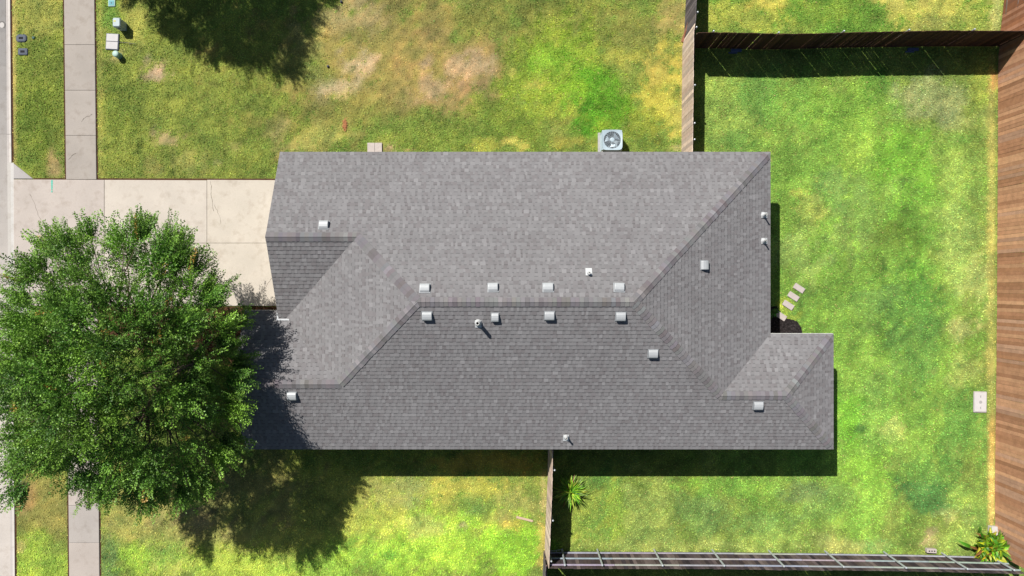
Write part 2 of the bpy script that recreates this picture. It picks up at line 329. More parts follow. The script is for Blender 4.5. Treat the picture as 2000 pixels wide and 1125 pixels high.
# ------------------------------------------------------------------ ground
def build_ground():
    soil = material('soil_and_thatch', attr=True, rough=1, n1=(3, .25), n2=(45, .4), bump=(40, .5), spec=.05)
    nx, ny = 241, 161
    xs = np.linspace(-30, 30, nx); ys = np.linspace(-20, 20, ny)
    xs = np.concatenate([[-700, -200, -60], xs, [60, 200, 700]]); ys = np.concatenate([[-700, -200, -50], ys, [50, 200, 700]])
    nx, ny = len(xs), len(ys)
    XX, YY = np.meshgrid(xs, ys); X = XX.ravel(); Y = YY.ravel()
    v = np.stack([X, Y, np.zeros_like(X)], 1)
    cols = lawn_color(X, Y) * .55 + np.array(s2l((96, 84, 56))) * .22
    me = bpy.data.meshes.new('ground')
    fs = [(j * nx + i, j * nx + i + 1, (j + 1) * nx + i + 1, (j + 1) * nx + i) for j in range(ny - 1) for i in range(nx - 1)]
    me.from_pydata(v.tolist(), [], fs)
    at = me.color_attributes.new('Col', 'FLOAT_COLOR', 'POINT')
    arr = np.ones((len(v), 4), np.float32); arr[:, :3] = cols; at.data.foreach_set('color', arr.ravel())
    me.materials.append(soil)
    o = bpy.data.objects.new('ground', me); COL.objects.link(o); tag(o, kind='structure')
build_ground()

def build_grass(n=900000):
    m = material('turf_blades', attr=True, rough=.75, n1=(1, 0), n2=(1, 0), spec=.12, trans=.08)
    X = rng.uniform(-23.5, 23.5, n); Y = rng.uniform(-14.5, 14.5, n)
    px = X * 50 + 1000; py = 562.5 - Y * 50
    ok = lawn_mask(px, py)
    X = X[ok]; Y = Y[ok]; n = len(X)
    col = lawn_color(X, Y)
    # dry and bare patches carry shorter, thinner turf
    dry = np.clip((col[:, 0] / col[:, 1] - .75) * 2.2, 0, 1)
    keep = rng.uniform(0, 1, n) > dry * .35
    X, Y, col, dry = X[keep], Y[keep], col[keep], dry[keep]; n = len(X)
    bright = np.exp(rng.normal(0, .20, n))[:, None]
    hue = rng.normal(0, .07, n)
    col = col * bright * np.stack([1 + hue, np.ones(n), 1 - hue], 1)
    dead = rng.uniform(0, 1, n) < .02
    col[dead] = np.array(s2l((190, 176, 110))) * GK * .8
    a = rng.uniform(0, 2 * np.pi, n); L = rng.uniform(.03, .075, n) * (1 - dry * .4); wd = rng.uniform(.011, .024, n)
    el = np.radians(rng.uniform(12, 60, n))
    dx = np.cos(a) * np.cos(el) * L; dy = np.sin(a) * np.cos(el) * L; dz = np.sin(el) * L
    sx = -np.sin(a) * wd; sy = np.cos(a) * wd
    v = np.zeros((n, 3, 3))
    v[:, 0] = np.stack([X - sx, Y - sy, np.full(n, .002)], 1); v[:, 1] = np.stack([X + sx, Y + sy, np.full(n, .002)], 1); v[:, 2] = np.stack([X + dx, Y + dy, dz + .004], 1)
    o = fast_mesh('grass', v.reshape(-1, 3), 3, m, np.clip(col, 0, .85)); tag(o, kind='stuff', label='short patchy mown lawn grass, green with yellow and tan areas', cat='grass')
build_grass()

# ------------------------------------------------------------------ concrete
conc = material('weathered_concrete', attr=True, rough=.9, n1=(1.3, .08), n2=(90, .10), bump=(120, .15), spec=.2, stain=(2.6, .5, .78, (.72, .69, .66)))
C_ROAD = tuple(v for v in s2l((196, 190, 184))); kc = 1 / 1.95
def cc(c, f=1.): return tuple(v * kc * f for v in s2l(c))
def slab(mb, pts, z0, z1, col, inset=.006):
    """slab with softened edges"""
    cx = sum(p[0] for p in pts) / len(pts); cy = sum(p[1] for p in pts) / len(pts)
    n = len(pts)
    a = sum(pts[i][0] * pts[(i + 1) % n][1] - pts[(i + 1) % n][0] * pts[i][1] for i in range(n))
    if a < 0: pts = pts[::-1]
    def ins(d):
        out = []
        for i in range(n):
            p0, p1, p2 = Vector(pts[i - 1]), Vector(pts[i]), Vector(pts[(i + 1) % n])
            e1 = (p1 - p0).normalized(); e2 = (p2 - p1).normalized()
            n1 = Vector((-e1.y, e1.x)); n2 = Vector((-e2.y, e2.x)); b = (n1 + n2); b = b / max(b.dot(n1), .3)
            out.append(p1 + b * d)
        return out
    r0 = ins(inset); r1 = ins(inset); r2 = ins(inset + .012)
    i0 = len(mb.v)
    mb.v += [(p.x, p.y, z0) for p in r0] + [(p.x, p.y, z1 - .008) for p in r1] + [(p.x, p.y, z1) for p in r2]
    lite = tuple(min(.9, v * 1.12) for v in col)
    for k in range(n):
        k2 = (k + 1) % n
        mb.f.append((i0 + k, i0 + k2, i0 + n + k2, i0 + n + k)); mb.c.append(col)
        mb.f.append((i0 + n + k, i0 + n + k2, i0 + 2 * n + k2, i0 + 2 * n + k)); mb.c.append(lite)
    mb.f.append(tuple(i0 + 2 * n + k for k in range(n))); mb.c.append(col)
G = lambda px, py: ((px - 1000) / 50, (562.5 - py) / 50)

mb = MB()    # street surface, cast in long bays, darker at the north
ys = [-3000, -1200, -400, 262, 700, 1250, 2000, 4000]
for i in range(len(ys) - 1):
    a, b = ys[i], ys[i + 1]
    nseg = 10 if a >= -400 and b <= 1250 else 2
    for k in range(nseg):
        y0 = a + (b - a) * k / nseg; y1 = a + (b - a) * (k + 1) / nseg
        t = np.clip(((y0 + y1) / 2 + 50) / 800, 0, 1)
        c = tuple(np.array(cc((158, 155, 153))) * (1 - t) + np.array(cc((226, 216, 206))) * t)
        g = .25 if k == nseg - 1 else 0
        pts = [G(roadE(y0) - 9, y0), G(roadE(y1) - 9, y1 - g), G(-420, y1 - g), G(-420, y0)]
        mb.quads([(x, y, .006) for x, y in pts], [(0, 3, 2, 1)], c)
mb.face([(*G(-421, -3000), .002), (*G(roadE(-3000) - 9, -3000), .002), (*G(roadE(4000) - 9, 4000), .002), (*G(-421, 4000), .002)][::-1], cc((90, 80, 72)))
tag(mb.build('road', conc), kind='structure')
mb = MB()    # kerb and gutter lip
segs = [(-2000, -400), (-400, 262), (262.6, 318)], [(640, 1125), (1125.5, 4000)]
for grp in segs:
    for y0, y1 in grp:
        pr = [(-9, .010), (-4.5, .018), (-2.2, .03), (0, .035), (0, 0)]
        c1 = cc((214, 206, 200)); c2 = cc((232, 224, 216))
        for k in range(len(pr) - 1):
            (o0, z0), (o1, z1) = pr[k], pr[k + 1]
            A = G(roadE(y0) + o0, y0); B = G(roadE(y0) + o1, y0); C_ = G(roadE(y1) + o1, y1); D = G(roadE(y1) + o0, y1)
            mb.face([(*A, z0), (*D, z0), (*C_, z1), (*B, z1)], c2 if k >= 1 else c1)
for y0, y1 in ((318, 640),):     # dropped kerb in front of the apron
    pr = [(-9, .010), (-2, .022), (4.5, .034)]
    for k in range(2):
        (o0, z0), (o1, z1) = pr[k], pr[k + 1]
        A = G(roadE(y0) + o0, y0); B = G(roadE(y0) + o1 - (4 if k else 0) * 0, y0); C_ = G(roadE(y1) + o1, y1); D = G(roadE(y1) + o0, y1)
        mb.face([(*A, z0), (*D, z0), (*C_, z1), (*B, z1)], cc((216, 210, 202)) if k == 0 else cc((226, 222, 216)))
tag(mb.build('kerb', conc), kind='structure')

soilm = material('bare_soil', color=cc((120, 88, 68), .7), rough=1, n1=(6, .3), n2=(70, .5), bump=(60, .6), spec=.05)
mb = MB()    # trenched soil edges along the concrete
def strip(fx0, fx1, ya, yb, n=60):
    for k in range(n):
        y0 = ya + (yb - ya) * k / n; y1 = ya + (yb - ya) * (k + 1) / n
        p = [G(fx0(y0), y0), G(fx1(y0), y0), G(fx1(y1), y1), G(fx0(y1), y1)]
        mb.face([(x, y, .005) for x, y in p][::-1])
strip(lambda y: roadE(y), lambda y: roadE(y) + 3.6, -300, 316); strip(lambda y: roadE(y), lambda y: roadE(y) + 3.2, 642, 1400)
strip(lambda y: walkL(y) - 3.4, lambda y: walkL(y) + 1, -300, 349); strip(lambda y: walkR(y) - 1, lambda y: walkR(y) + 2.4, -300, 349)
strip(lambda y: walkL(y) - 3.4, lambda y: walkL(y) + 1, 600, 1400); strip(lambda y: walkR(y) - 1, lambda y: walkR(y) + 2.4, 600, 1400)
mb.face([(*G(66, 348), .005), (*G(66, 351.5), .005), (*G(620, 352.5), .005), (*G(620, 349), .005)])
tag(mb.build('soil_edging', soilm), kind='structure')

mb = MB()    # footpath slabs
joint = [-460, -371, -282, -180, -91, 0 - 1, 88, 177, 265, 351]
for a, b in zip(joint[:-1], joint[1:]):
    f = rnd.uniform(.93, 1.05)
    slab(mb, [G(walkL(a), a), G(walkR(a), a), G(walkR(b), b), G(walkL(b), b)], 0, .045, cc((200, 190, 180), f))
joint = [598, 676, 754, 832, 910, 987, 1060, 1148, 1236, 1324, 1412]
for a, b in zip(joint[:-1], joint[1:]):
    f = rnd.uniform(.95, 1.04) * (.96 if a == 987 else 1)
    slab(mb, [G(walkL(a), a), G(walkR(a), a), G(walkR(b), b), G(walkL(b), b)], 0, .045, cc((208, 199, 191) if a == 987 else (212, 200, 190), f))
tag(mb.build('sidewalk', conc), kind='structure')

mb = MB()    # driveway: flared apron and bays up to the garage
T, B = APRON_T, APRON_B
slab(mb, [G(27.5, 349.5), G(27.5, 319), G(66, 349.5)], 0, .045, cc((206, 200, 196)))
slab(mb, [G(28.5, 598), G(28.5, 632), G(68, 598)], 0, .045, cc((206, 200, 196)))
slab(mb, [G(27.7, T), G(205, T + 1), G(205, B), G(28.5, B)], 0, .05, cc((218, 206, 196)))
for x0, x1, c in ((205.3, 405, (230, 219, 205)), (405.3, 604, (231, 220, 204))):
    slab(mb, [G(x0, T + 1), G(x1, T + 2), G(x1, 475), G(x0, 475)], 0, .05, cc(c), inset=.004)
    slab(mb, [G(x0, 475.2), G(x1, 475.2), G(x1, B), G(x0, B)], 0, .05, cc(c, .985), inset=.004)
tag(mb.build('driveway', conc), kind='structure')
mb = MB()    # hairline cracks
def crack(x, y, dx, dy, n, wd=.35):
    px0, py0 = x, y
    for k in range(n):
        x1 = px0 + dx + rnd.uniform(-1.6, 1.6); y1 = py0 + dy + rnd.uniform(-1.6, 1.6)
        A = Vector((*G(px0, py0), .0525)); B = Vector((*G(x1, y1), .0525)); t = (B - A).normalized(); nn = Vector((-t.y, t.x, 0)) * (wd / 50 * rnd.uniform(.5, 1.2))
        mb.face([A - nn, B - nn, B + nn, A + nn]); px0, py0 = x1, y1
crack(412, 354, .7, 4.2, 14); crack(420, 400, 1.5, 3.5, 10, .25); crack(60, 380, 2, 4, 12, .25); crack(160, 238, 3.0, -1.2, 8, .25); crack(150, 300, -2.2, 2.5, 6, .2); crack(500, 590, 2.5, -4, 12, .25)
tag(mb.build('concrete_cracks', material('crack_dirt', (.10, .08, .06), rough=1)), kind='structure')
mb = MB()
for k in range(26):  # sprayed survey mark, broken into dabs so it thins out
    y = 352 + k * 1.05; wv = 1.7 * (1 - .35 * (k / 26)) * rnd.uniform(.8, 1.1)
    if k > 15 and rnd.random() < .3: continue
    mb.face([(*G(103 - wv, y), .0545), (*G(103 - wv, y + 1), .0545), (*G(103 + wv, y + 1), .0545), (*G(103 + wv, y), .0545)])
tag(mb.build('paint_mark', material('turquoise_marking_paint', cc((110, 214, 190)), rough=.8, n1=(20, .3), n2=(60, .4))), 'turquoise sprayed utility line on the concrete driveway apron', 'paint mark')
mb = MB()
for k in range(260):
    t = rnd.gauss(0, 1); x = 674 + rnd.gauss(0, 1.9); y = 244 + rnd.gauss(0, 5.2)
    X, Y = G(x, y); s = rnd.uniform(.012, .03); a = rnd.uniform(0, 6.28)
    mb.face([(X + s * math.cos(a + q), Y + s * math.sin(a + q), .045 + rnd.uniform(0, .015)) for q in (0, 2.1, 4.2)])
tag(mb.build('paint_mark', material('orange_marking_paint', cc((200, 132, 84)), rough=.8, n1=(20, .3), n2=(60, .4))), 'faded orange sprayed spot on the lawn above the roof', 'paint mark')
mb = MB()   # pale patch of repaired concrete in the road
pts = [(*G(4 + 4.6 * math.cos(a), 49 + 5.4 * math.sin(a)), .0105) for a in [i * math.pi / 10 for i in range(20)]]
mb.face(pts[::-1], cc((228, 222, 216)))
ring = []
for i in range(21):
    a = math.pi + i * math.pi / 20 * 1.3
    r0, r1 = 4.8, 7
    ring.append(((*G(4 + r0 * math.cos(a), 49 + r0 * 1.15 * math.sin(a)), .0105), (*G(4 + r1 * math.cos(a), 49 + r1 * 1.15 * math.sin(a)), .0105)))
for i in range(20): mb.face([ring[i][0], ring[i + 1][0], ring[i + 1][1], ring[i][1]], cc((140, 136, 132)))
tag(mb.build('road_patch', conc), kind='structure')

# ------------------------------------------------------------------ planting beds
mulch = material('dark_mulch', attr=True, rough=1, n1=(12, .4), n2=(90, .5), bump=(80, .8), spec=.1)
def bed(poly, n, base, name='mulch_bed'):
    mb = MB(); mb.face([(*G(x, y), .012) for x, y in poly][::-1] if True else [], cc(base, .7))
    xs = [p[0] for p in poly]; ys = [p[1] for p in poly]; k = 0
    while k < n:
        x = rnd.uniform(min(xs), max(xs)); y = rnd.uniform(min(ys), max(ys))
        if not in_poly(np.array([x]), np.array([y]), poly)[0]: continue
        k += 1; X, Y = G(x, y); l = rnd.uniform(.015, .045); wd = rnd.uniform(.006, .016); a = rnd.uniform(0, 6.28)
        f = rnd.uniform(.5, 1.7)
        M = Matrix.Rotation(a, 3, 'Z') @ Matrix.Rotation(rnd.uniform(-.6, .6), 3, 'Y')
        mb.box((X, Y, .02), (l * 2, wd * 2, .012), cc(base, f), M=M)
    tag(mb.build(name, mulch), kind='structure')
bed(BED, 1500, (66, 60, 60)); bed(FRONTBED, 2600, (120, 88, 64))

# ------------------------------------------------------------------ the house
EZ = 2.6; PT = .5; Ey = 4.84; Sy = -5.735
yR = (Ey + Sy) / 2; zR = EZ + PT * (Ey - Sy) / 2; xW = -3.03; xE = 3.90
gy = 1.713; gz = EZ + PT * (Ey - gy); fy = -3.26; fz = EZ + PT * (fy - Sy); sy_ = -3.68; sz_ = EZ + PT * (sy_ - Sy)
xg = xW - 2 * (zR - gz); xf = xW - 2 * (zR - fz); vy = -1.10; xv = xg - (gy - vy)
exE = xE + (Ey - yR); xs_ = xE + (yR - sy_); wingE = 11.43; xr2 = wingE - (sy_ - Sy)
slopes = [  # (eave distance function origin and downslope direction, convex pieces)
 ('N', (0, 1), Ey, [[(-8.25, Ey), (-8.25, gy), (xg, gy), (xg, Ey)], [(xg, Ey), (xg, gy), (xW, yR), (xE, yR), (exE, Ey)]], EZ),
 ('S', (0, -1), -Sy, [[(-9.5, Sy), (xf, Sy), (xf, fy), (-9.5, fy)], [(xf, Sy), (xs_, Sy), (xs_, sy_), (xE, yR), (xW, yR), (xf, fy)], [(xs_, Sy), (wingE, Sy), (xr2, sy_), (xs_, sy_)]], EZ),
 ('W', (-1, 0), -(xW - 2 * (zR - EZ)), [[(xg, gy), (xv, vy), (xf, fy), (xW, yR)]], EZ),
 ('E', (1, 0), exE, [[(xE, yR), (xs_, sy_), (exE, -1.62), (exE, Ey)]], EZ),
 ('GS', (0, -1), -(gy - 2 * (gz - EZ)), [[(-8.25, gy), (-8.25, vy), (xv, vy), (xg, gy)]], EZ),
 ('FN', (0, 1), fy + 2 * (fz - EZ), [[(-9.5, fy), (-9.5, vy), (xv, vy), (xf, fy)], [(-9.5, vy), (-9.5, -.79), (-8.25, -.79), (-8.25, vy)]], EZ),
 ('WN', (0, 1), sy_ + 2 * (sz_ - EZ), [[(xs_, sy_), (exE, -1.62), (wingE, -1.62), (xr2, sy_)]], EZ),
 ('WE', (1, 0), wingE, [[(xr2, sy_), (wingE, -1.62), (wingE, Sy)]], EZ),
]
def clip(poly, cl):
    n = len(cl); a = sum(cl[i][0] * cl[(i + 1) % n][1] - cl[(i + 1) % n][0] * cl[i][1] for i in range(n))
    if a < 0: cl = cl[::-1]
    out = poly
    for i in range(n):
        ax, ay = cl[i]; bx, by = cl[(i + 1) % n]; src = out; out = []
        if not src: return []
        f = lambda p: (bx - ax) * (p[1] - ay) - (by - ay) * (p[0] - ax)
        for k in range(len(src)):
            p, q = src[k], src[(k + 1) % len(src)]; fp, fq = f(p), f(q)
            if fp >= 0: out.append(p)
            if (fp >= 0) != (fq >= 0):
                t = fp / (fp - fq); out.append((p[0] + (q[0] - p[0]) * t, p[1] + (q[1] - p[1]) * t))
    return out
KR = 1 / 1.86
def roofcol():
    r = rnd.random()
    if r < .14: c = (143, 139, 140)
    elif r < .34: c = (147, 144, 145)
    elif r < .58: c = (150, 148, 149)
    elif r < .82: c = (153, 151, 152)
    elif r < .95: c = (157, 155, 156)
    else: c = (162, 160, 161)
    f = rnd.uniform(.95, 1.05)
    return tuple(v * KR * f for v in s2l(c))
house = thing('house', 'single-storey brick house with a grey shingled hip-and-gable roof', 'house', (0, 0, 0))
roofmb = MB(); deck = MB()
CP = .143 / math.sqrt(1 + PT * PT) * 1.0; CP = .143 * 2 / math.sqrt(5)
for nm, d, eo, pieces, ez in slopes:
    d = Vector(d); a = Vector((-d.y, d.x))
    for pc in pieces:
        loc = [(Vector(p).dot(a), eo - Vector(p).dot(d)) for p in pc]      # u, plan distance up from eave
        us = [p[0] for p in loc]; vs = [p[1] for p in loc]
        umin, umax, vmin, vmax = min(us), max(us), min(vs), max(vs)
        def W(u, v, off):
            p = a * u + d * (eo - v); return (p.x, p.y, ez + PT * v + off)
        deck.face([W(u, v, -.02) for u, v in loc])
        deck.face([W(u, v, -.14) for u, v in loc][::-1])
        for k in range(len(loc)):
            p, q = loc[k], loc[(k + 1) % len(loc)]
            deck.face([W(*p, -.14), W(*q, -.14), W(*q, -.02), W(*p, -.02)])
        i0 = math.floor(vmin / CP); i1 = math.ceil(vmax / CP)
        for i in range(i0, i1):
            lr = random.Random(hash((nm, i)) if False else (sum(map(ord, nm)) * 1000 + i))
            u = -12 + lr.uniform(-.3, .3); hi = True
            shift = lr.uniform(.98, 1.02)
            while u < umax + .1:
                wd = lr.choice([.08, .10, .12, .15, .18]) if hi else lr.choice([.06, .08, .10, .13])
                u1 = u + wd
                if u1 > umin:
                    rnd.seed(int(lr.random() * 1e9))
                    col = tuple(v * shift for v in roofcol())
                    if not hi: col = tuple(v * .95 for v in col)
                    v0 = i * CP; v1 = v0 + CP
                    th = .015 if hi else .009
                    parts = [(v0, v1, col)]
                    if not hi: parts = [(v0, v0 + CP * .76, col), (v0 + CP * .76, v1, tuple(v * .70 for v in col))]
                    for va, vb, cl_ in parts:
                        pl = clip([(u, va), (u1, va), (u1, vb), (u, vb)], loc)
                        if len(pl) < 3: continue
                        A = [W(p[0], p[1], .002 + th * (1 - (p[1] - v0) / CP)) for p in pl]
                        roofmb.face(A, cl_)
                        Bv = [W(p[0], p[1], -.012) for p in pl]
                        n = len(pl)
                        for k in range(n):
                            k2 = (k + 1) % n
                            if abs(pl[k][1] - vb) < 1e-6 and abs(pl[k2][1] - vb) < 1e-6: continue
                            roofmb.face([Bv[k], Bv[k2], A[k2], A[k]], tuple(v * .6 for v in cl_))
                    hi = not hi
                u = u1
rnd.seed(21)
shing = material('asphalt_shingles', attr=True, rough=.95, n1=(.35, .05), n2=(140, .10), bump=(260, .2), spec=.15, stain=(.6, .45, .8, (.93, .92, .93)))
shing.node_tree.nodes['Principled BSDF'].inputs['Diffuse Roughness'].default_value = .2
white = material('white_trim_paint', (.72, .72, .70), rough=.5, n1=(4, .04), n2=(60, .04))
roof = roofmb.build('roof', shing, house)
dk = deck.build('roof_deck', white, roof)

def caps(p0, p1, n0, n1, half=.165, step=.145):
    """overlapping cap shingles along a ridge or hip; n0, n1: outward sideways plan directions and slopes"""
    p0 = Vector(p0); p1 = Vector(p1)
    if abs(p0.x - p1.x) > .5 and abs(p0.y - p1.y) > .5 and p0.z < EZ + .01: p0 = p0 + (p1 - p0).normalized() * .2
    L = (p1 - p0).length; ax = (p1 - p0) / L
    mb = MB(); n = int(L / step); t = 0
    for i in range(n + 1):
        lo = p0 + ax * max(0, i * step - .0); hi_ = p0 + ax * min(L, i * step + step * 1.9)
        if (hi_ - lo).length < .04: break
        r = rnd.random(); base = (146, 142, 144) if r < .4 else (136, 131, 132) if r < .6 else (151, 148, 150) if r < .93 else (164, 162, 163)
        c = tuple(v * KR * .93 * rnd.uniform(.95, 1.04) for v in s2l(base))
        l0 = .034; l1 = .014
        hw = half + rnd.uniform(-.008, .008)
        for sd in (n0, n1):
            s = Vector(sd)
            prof = [(0, 0.006), (hw * .25, -.002), (hw, 0.0)]
            for k in range(2):
                (a0, e0), (a1, e1) = prof[k], prof[k + 1]
                A = lo + s * a0 + Vector((0, 0, l0 + e0)); B = lo + s * a1 + Vector((0, 0, l0 + e1))
                C_ = hi_ + s * a1 + Vector((0, 0, l1 + e1)); D = hi_ + s * a0 + Vector((0, 0, l1 + e0))
                mb.face([A, B, C_, D], c)
                mb.face([A - Vector((0, 0, .012)), B - Vector((0, 0, .012)), B, A], tuple(v * .6 for v in c))
            A = lo + s * hw + Vector((0, 0, l0)); D = hi_ + s * hw + Vector((0, 0, l1))
            mb.face([A, D, D - Vector((0, 0, .02)), A - Vector((0, 0, .034))], tuple(v * .6 for v in c))
    mb.build('ridge_cap', shing, roof)
u5 = 1 / math.sqrt(1.25)
dN = (0, u5, -.5 * u5); dS = (0, -u5, -.5 * u5)
def hipdirs(q):   # q: plan sign of downhill direction along hip
    # sideways directions lie in each adjacent slope, perpendicular to the hip line
    h = Vector((q[0], q[1], -.5)).normalized()
    res = []
    for nrm in (Vector((q[0] * .5, 0, 1)), Vector((0, q[1] * .5, 1))):
        s = h.cross(nrm.normalized()).normalized()
        other = Vector((q[0], -q[1], 0)) if abs(nrm.x) > 0 else Vector((-q[0], q[1], 0))
        if s.dot(other) < 0: s = -s
        res.append(tuple(s))
    return res
caps((-8.25, gy, gz), (xg + .1, gy, gz), dN, dS); caps((xE, yR, zR), (xW, yR, zR), dN, dS)
caps((-9.5, fy, fz), (xf + .05, fy, fz), dN, dS); caps((xr2, sy_, sz_), (xs_ - .05, sy_, sz_), dN, dS)
h1 = hipdirs((-1, 1)); caps((xg, gy, gz), (xW, yR, zR), *h1)
h1 = hipdirs((-1, -1)); caps((xf, fy, fz), (xW, yR, zR), *h1)
h1 = hipdirs((1, 1)); caps((exE, Ey, EZ), (xE, yR, zR), *h1); caps((wingE, -1.62, EZ), (xr2, sy_, sz_), *h1)
h1 = hipdirs((1, -1)); caps((xs_, sy_, sz_), (xE, yR, zR), *h1); caps((wingE, Sy, EZ), (xr2, sy_, sz_), *h1)

# eave metal, fascia, gutter
mb = MB(); n = len(EAVE)
for i in range(n):
    (x0, y0), (x1, y1) = EAVE[i], EAVE[(i + 1) % n]
    if (i == 5) or (i == 7): continue
    c = ((x0 + x1) / 2, (y0 + y1) / 2, EZ - .09); mb.box(c, (abs(x1 - x0) + .006, abs(y1 - y0) + .006, .12))
mb.build('fascia', white, house)
def rake(x, y0, z0, yt, zt, y1, z1):
    mb = MB()
    for (a, za, b, zb) in ((y0, z0, yt, zt), (yt, zt, y1, z1)):
        mb.quads([(x + .02, a, za - .19), (x + .02, b, zb - .19), (x + .02, b, zb - .145), (x + .02, a, za - .145), (x + .06, a, za - .19), (x + .06, b, zb - .19), (x + .06, b, zb - .145), (x + .06, a, za - .145)],
                 [(0, 1, 2, 3), (7, 6, 5, 4), (3, 2, 6, 7), (0, 4, 5, 1)])
    mb.build('rake_board', white, house)
rake(-8.27, Ey, EZ, gy, gz, vy, gz - .5 * (gy - vy)); rake(-9.52, -.79, EZ, fy, fz, Sy, EZ)
mb = MB()
mb.box((-8.275, -.94, 2.76), (.06, .34, .07)); mb.box((-8.02, -1.115, 2.80), (.56, .06, .07))
mb.build('gutter', material('gutter_grey', (.42, .43, .44), rough=.5), house)

# brick walls, gables, openings
brick = bpy.data.materials.new('tan_brick'); brick.use_nodes = True
t_ = brick.node_tree; bt = t_.nodes.new('ShaderNodeTexBrick'); tc = t_.nodes.new('ShaderNodeTexCoord'); mp = t_.nodes.new('ShaderNodeMapping'); mp.inputs['Rotation'].default_value = (R(90), 0, 0)
bt.inputs['Scale'].default_value = 4; bt.inputs['Color1'].default_value = (.28, .17, .11, 1); bt.inputs['Color2'].default_value = (.36, .24, .16, 1); bt.inputs['Mortar'].default_value = (.4, .37, .33, 1); bt.inputs['Brick Width'].default_value = .8; bt.inputs['Row Height'].default_value = .28; bt.inputs['Mortar Size'].default_value = .03
t_.links.new(tc.outputs['Object'], mp.inputs[0]); t_.links.new(mp.outputs[0], bt.inputs[0]); t_.links.new(bt.outputs[0], t_.nodes['Principled BSDF'].inputs['Base Color']); t_.nodes['Principled BSDF'].inputs['Roughness'].default_value = .9
WALL = [(-7.9, 4.42), (8.77, 4.42), (8.77, -2.04), (11.0, -2.04), (11.0, -5.32), (-9.15, -5.32), (-9.15, -1.2), (-7.9, -1.2)]
mb = MB(); mb.prism(WALL, 0, 2.5)
mb.build('wall', brick, house)
mb = MB()
for x, y0, y1, yt, zt in ((-7.9, -1.2, 4.42, gy, gz - .18), (-9.15, -5.32, -1.2, fy, fz - .18)):
    mb.face([(x, y0, 2.5), (x, yt, zt), (x, y1, 2.5)])
    mb.face([(x + .1, y0, 2.5), (x + .1, y1, 2.5), (x + .1, yt, zt)])
mb.build('gable_wall', brick, house)
mb = MB(); mb.box((-7.93, 1.75, 1.08), (.05, 4.8, 2.14))
gd = mb.build('garage_door', white, house)
mb = MB()
for k in range(4):
    for j in range(8): mb.box((-7.965, -.45 + j * .63, .28 + k * .53), (.02, .5, .40))
mb.build('door_panel', white, gd)
glass = material('window_glass', (.03, .04, .05), rough=.08, n1=(1, 0), n2=(1, 0), spec=.6)
def window(x, y, face, wd=1.2, h=1.3, z=1.35):
    nx, ny = face
    sz = (.06, wd, h) if nx else (wd, .06, h)
    m1 = MB()
    for s in (-1, 1):
        if nx:
            m1.box((x, y + s * wd / 2, z), (.07, .06, h + .06)); m1.box((x, y, z + s * h / 2), (.075, wd, .06))
        else:
            m1.box((x + s * wd / 2, y, z), (.06, .07, h + .06)); m1.box((x, y, z + s * h / 2), (wd, .075, .06))
    f = m1.build('window', white, house)
    m2 = MB(); m2.box((x, y, z), (.04, wd - .06, h - .06) if nx else (wd - .06, .04, h - .06)); m2.build('pane', glass, f)
for x in (-4, 0, 4.6): window(x, 4.43, (0, 1), .9)
for x in (-6, -2.5, 2, 6, 9): window(x, -5.33, (0, -1), 1.2)
window(8.78, 2.6, (1, 0), 1.8); window(8.78, .2, (1, 0), 1.2); window(-9.16, -3.3, (-1, 0), 1.6)
mb = MB(); mb.box((-8.5, -1.19, 1.05), (.9, .05, 2.1)); mb.build('front_door', material('brown_door', (.12, .05, .03), rough=.5), house)

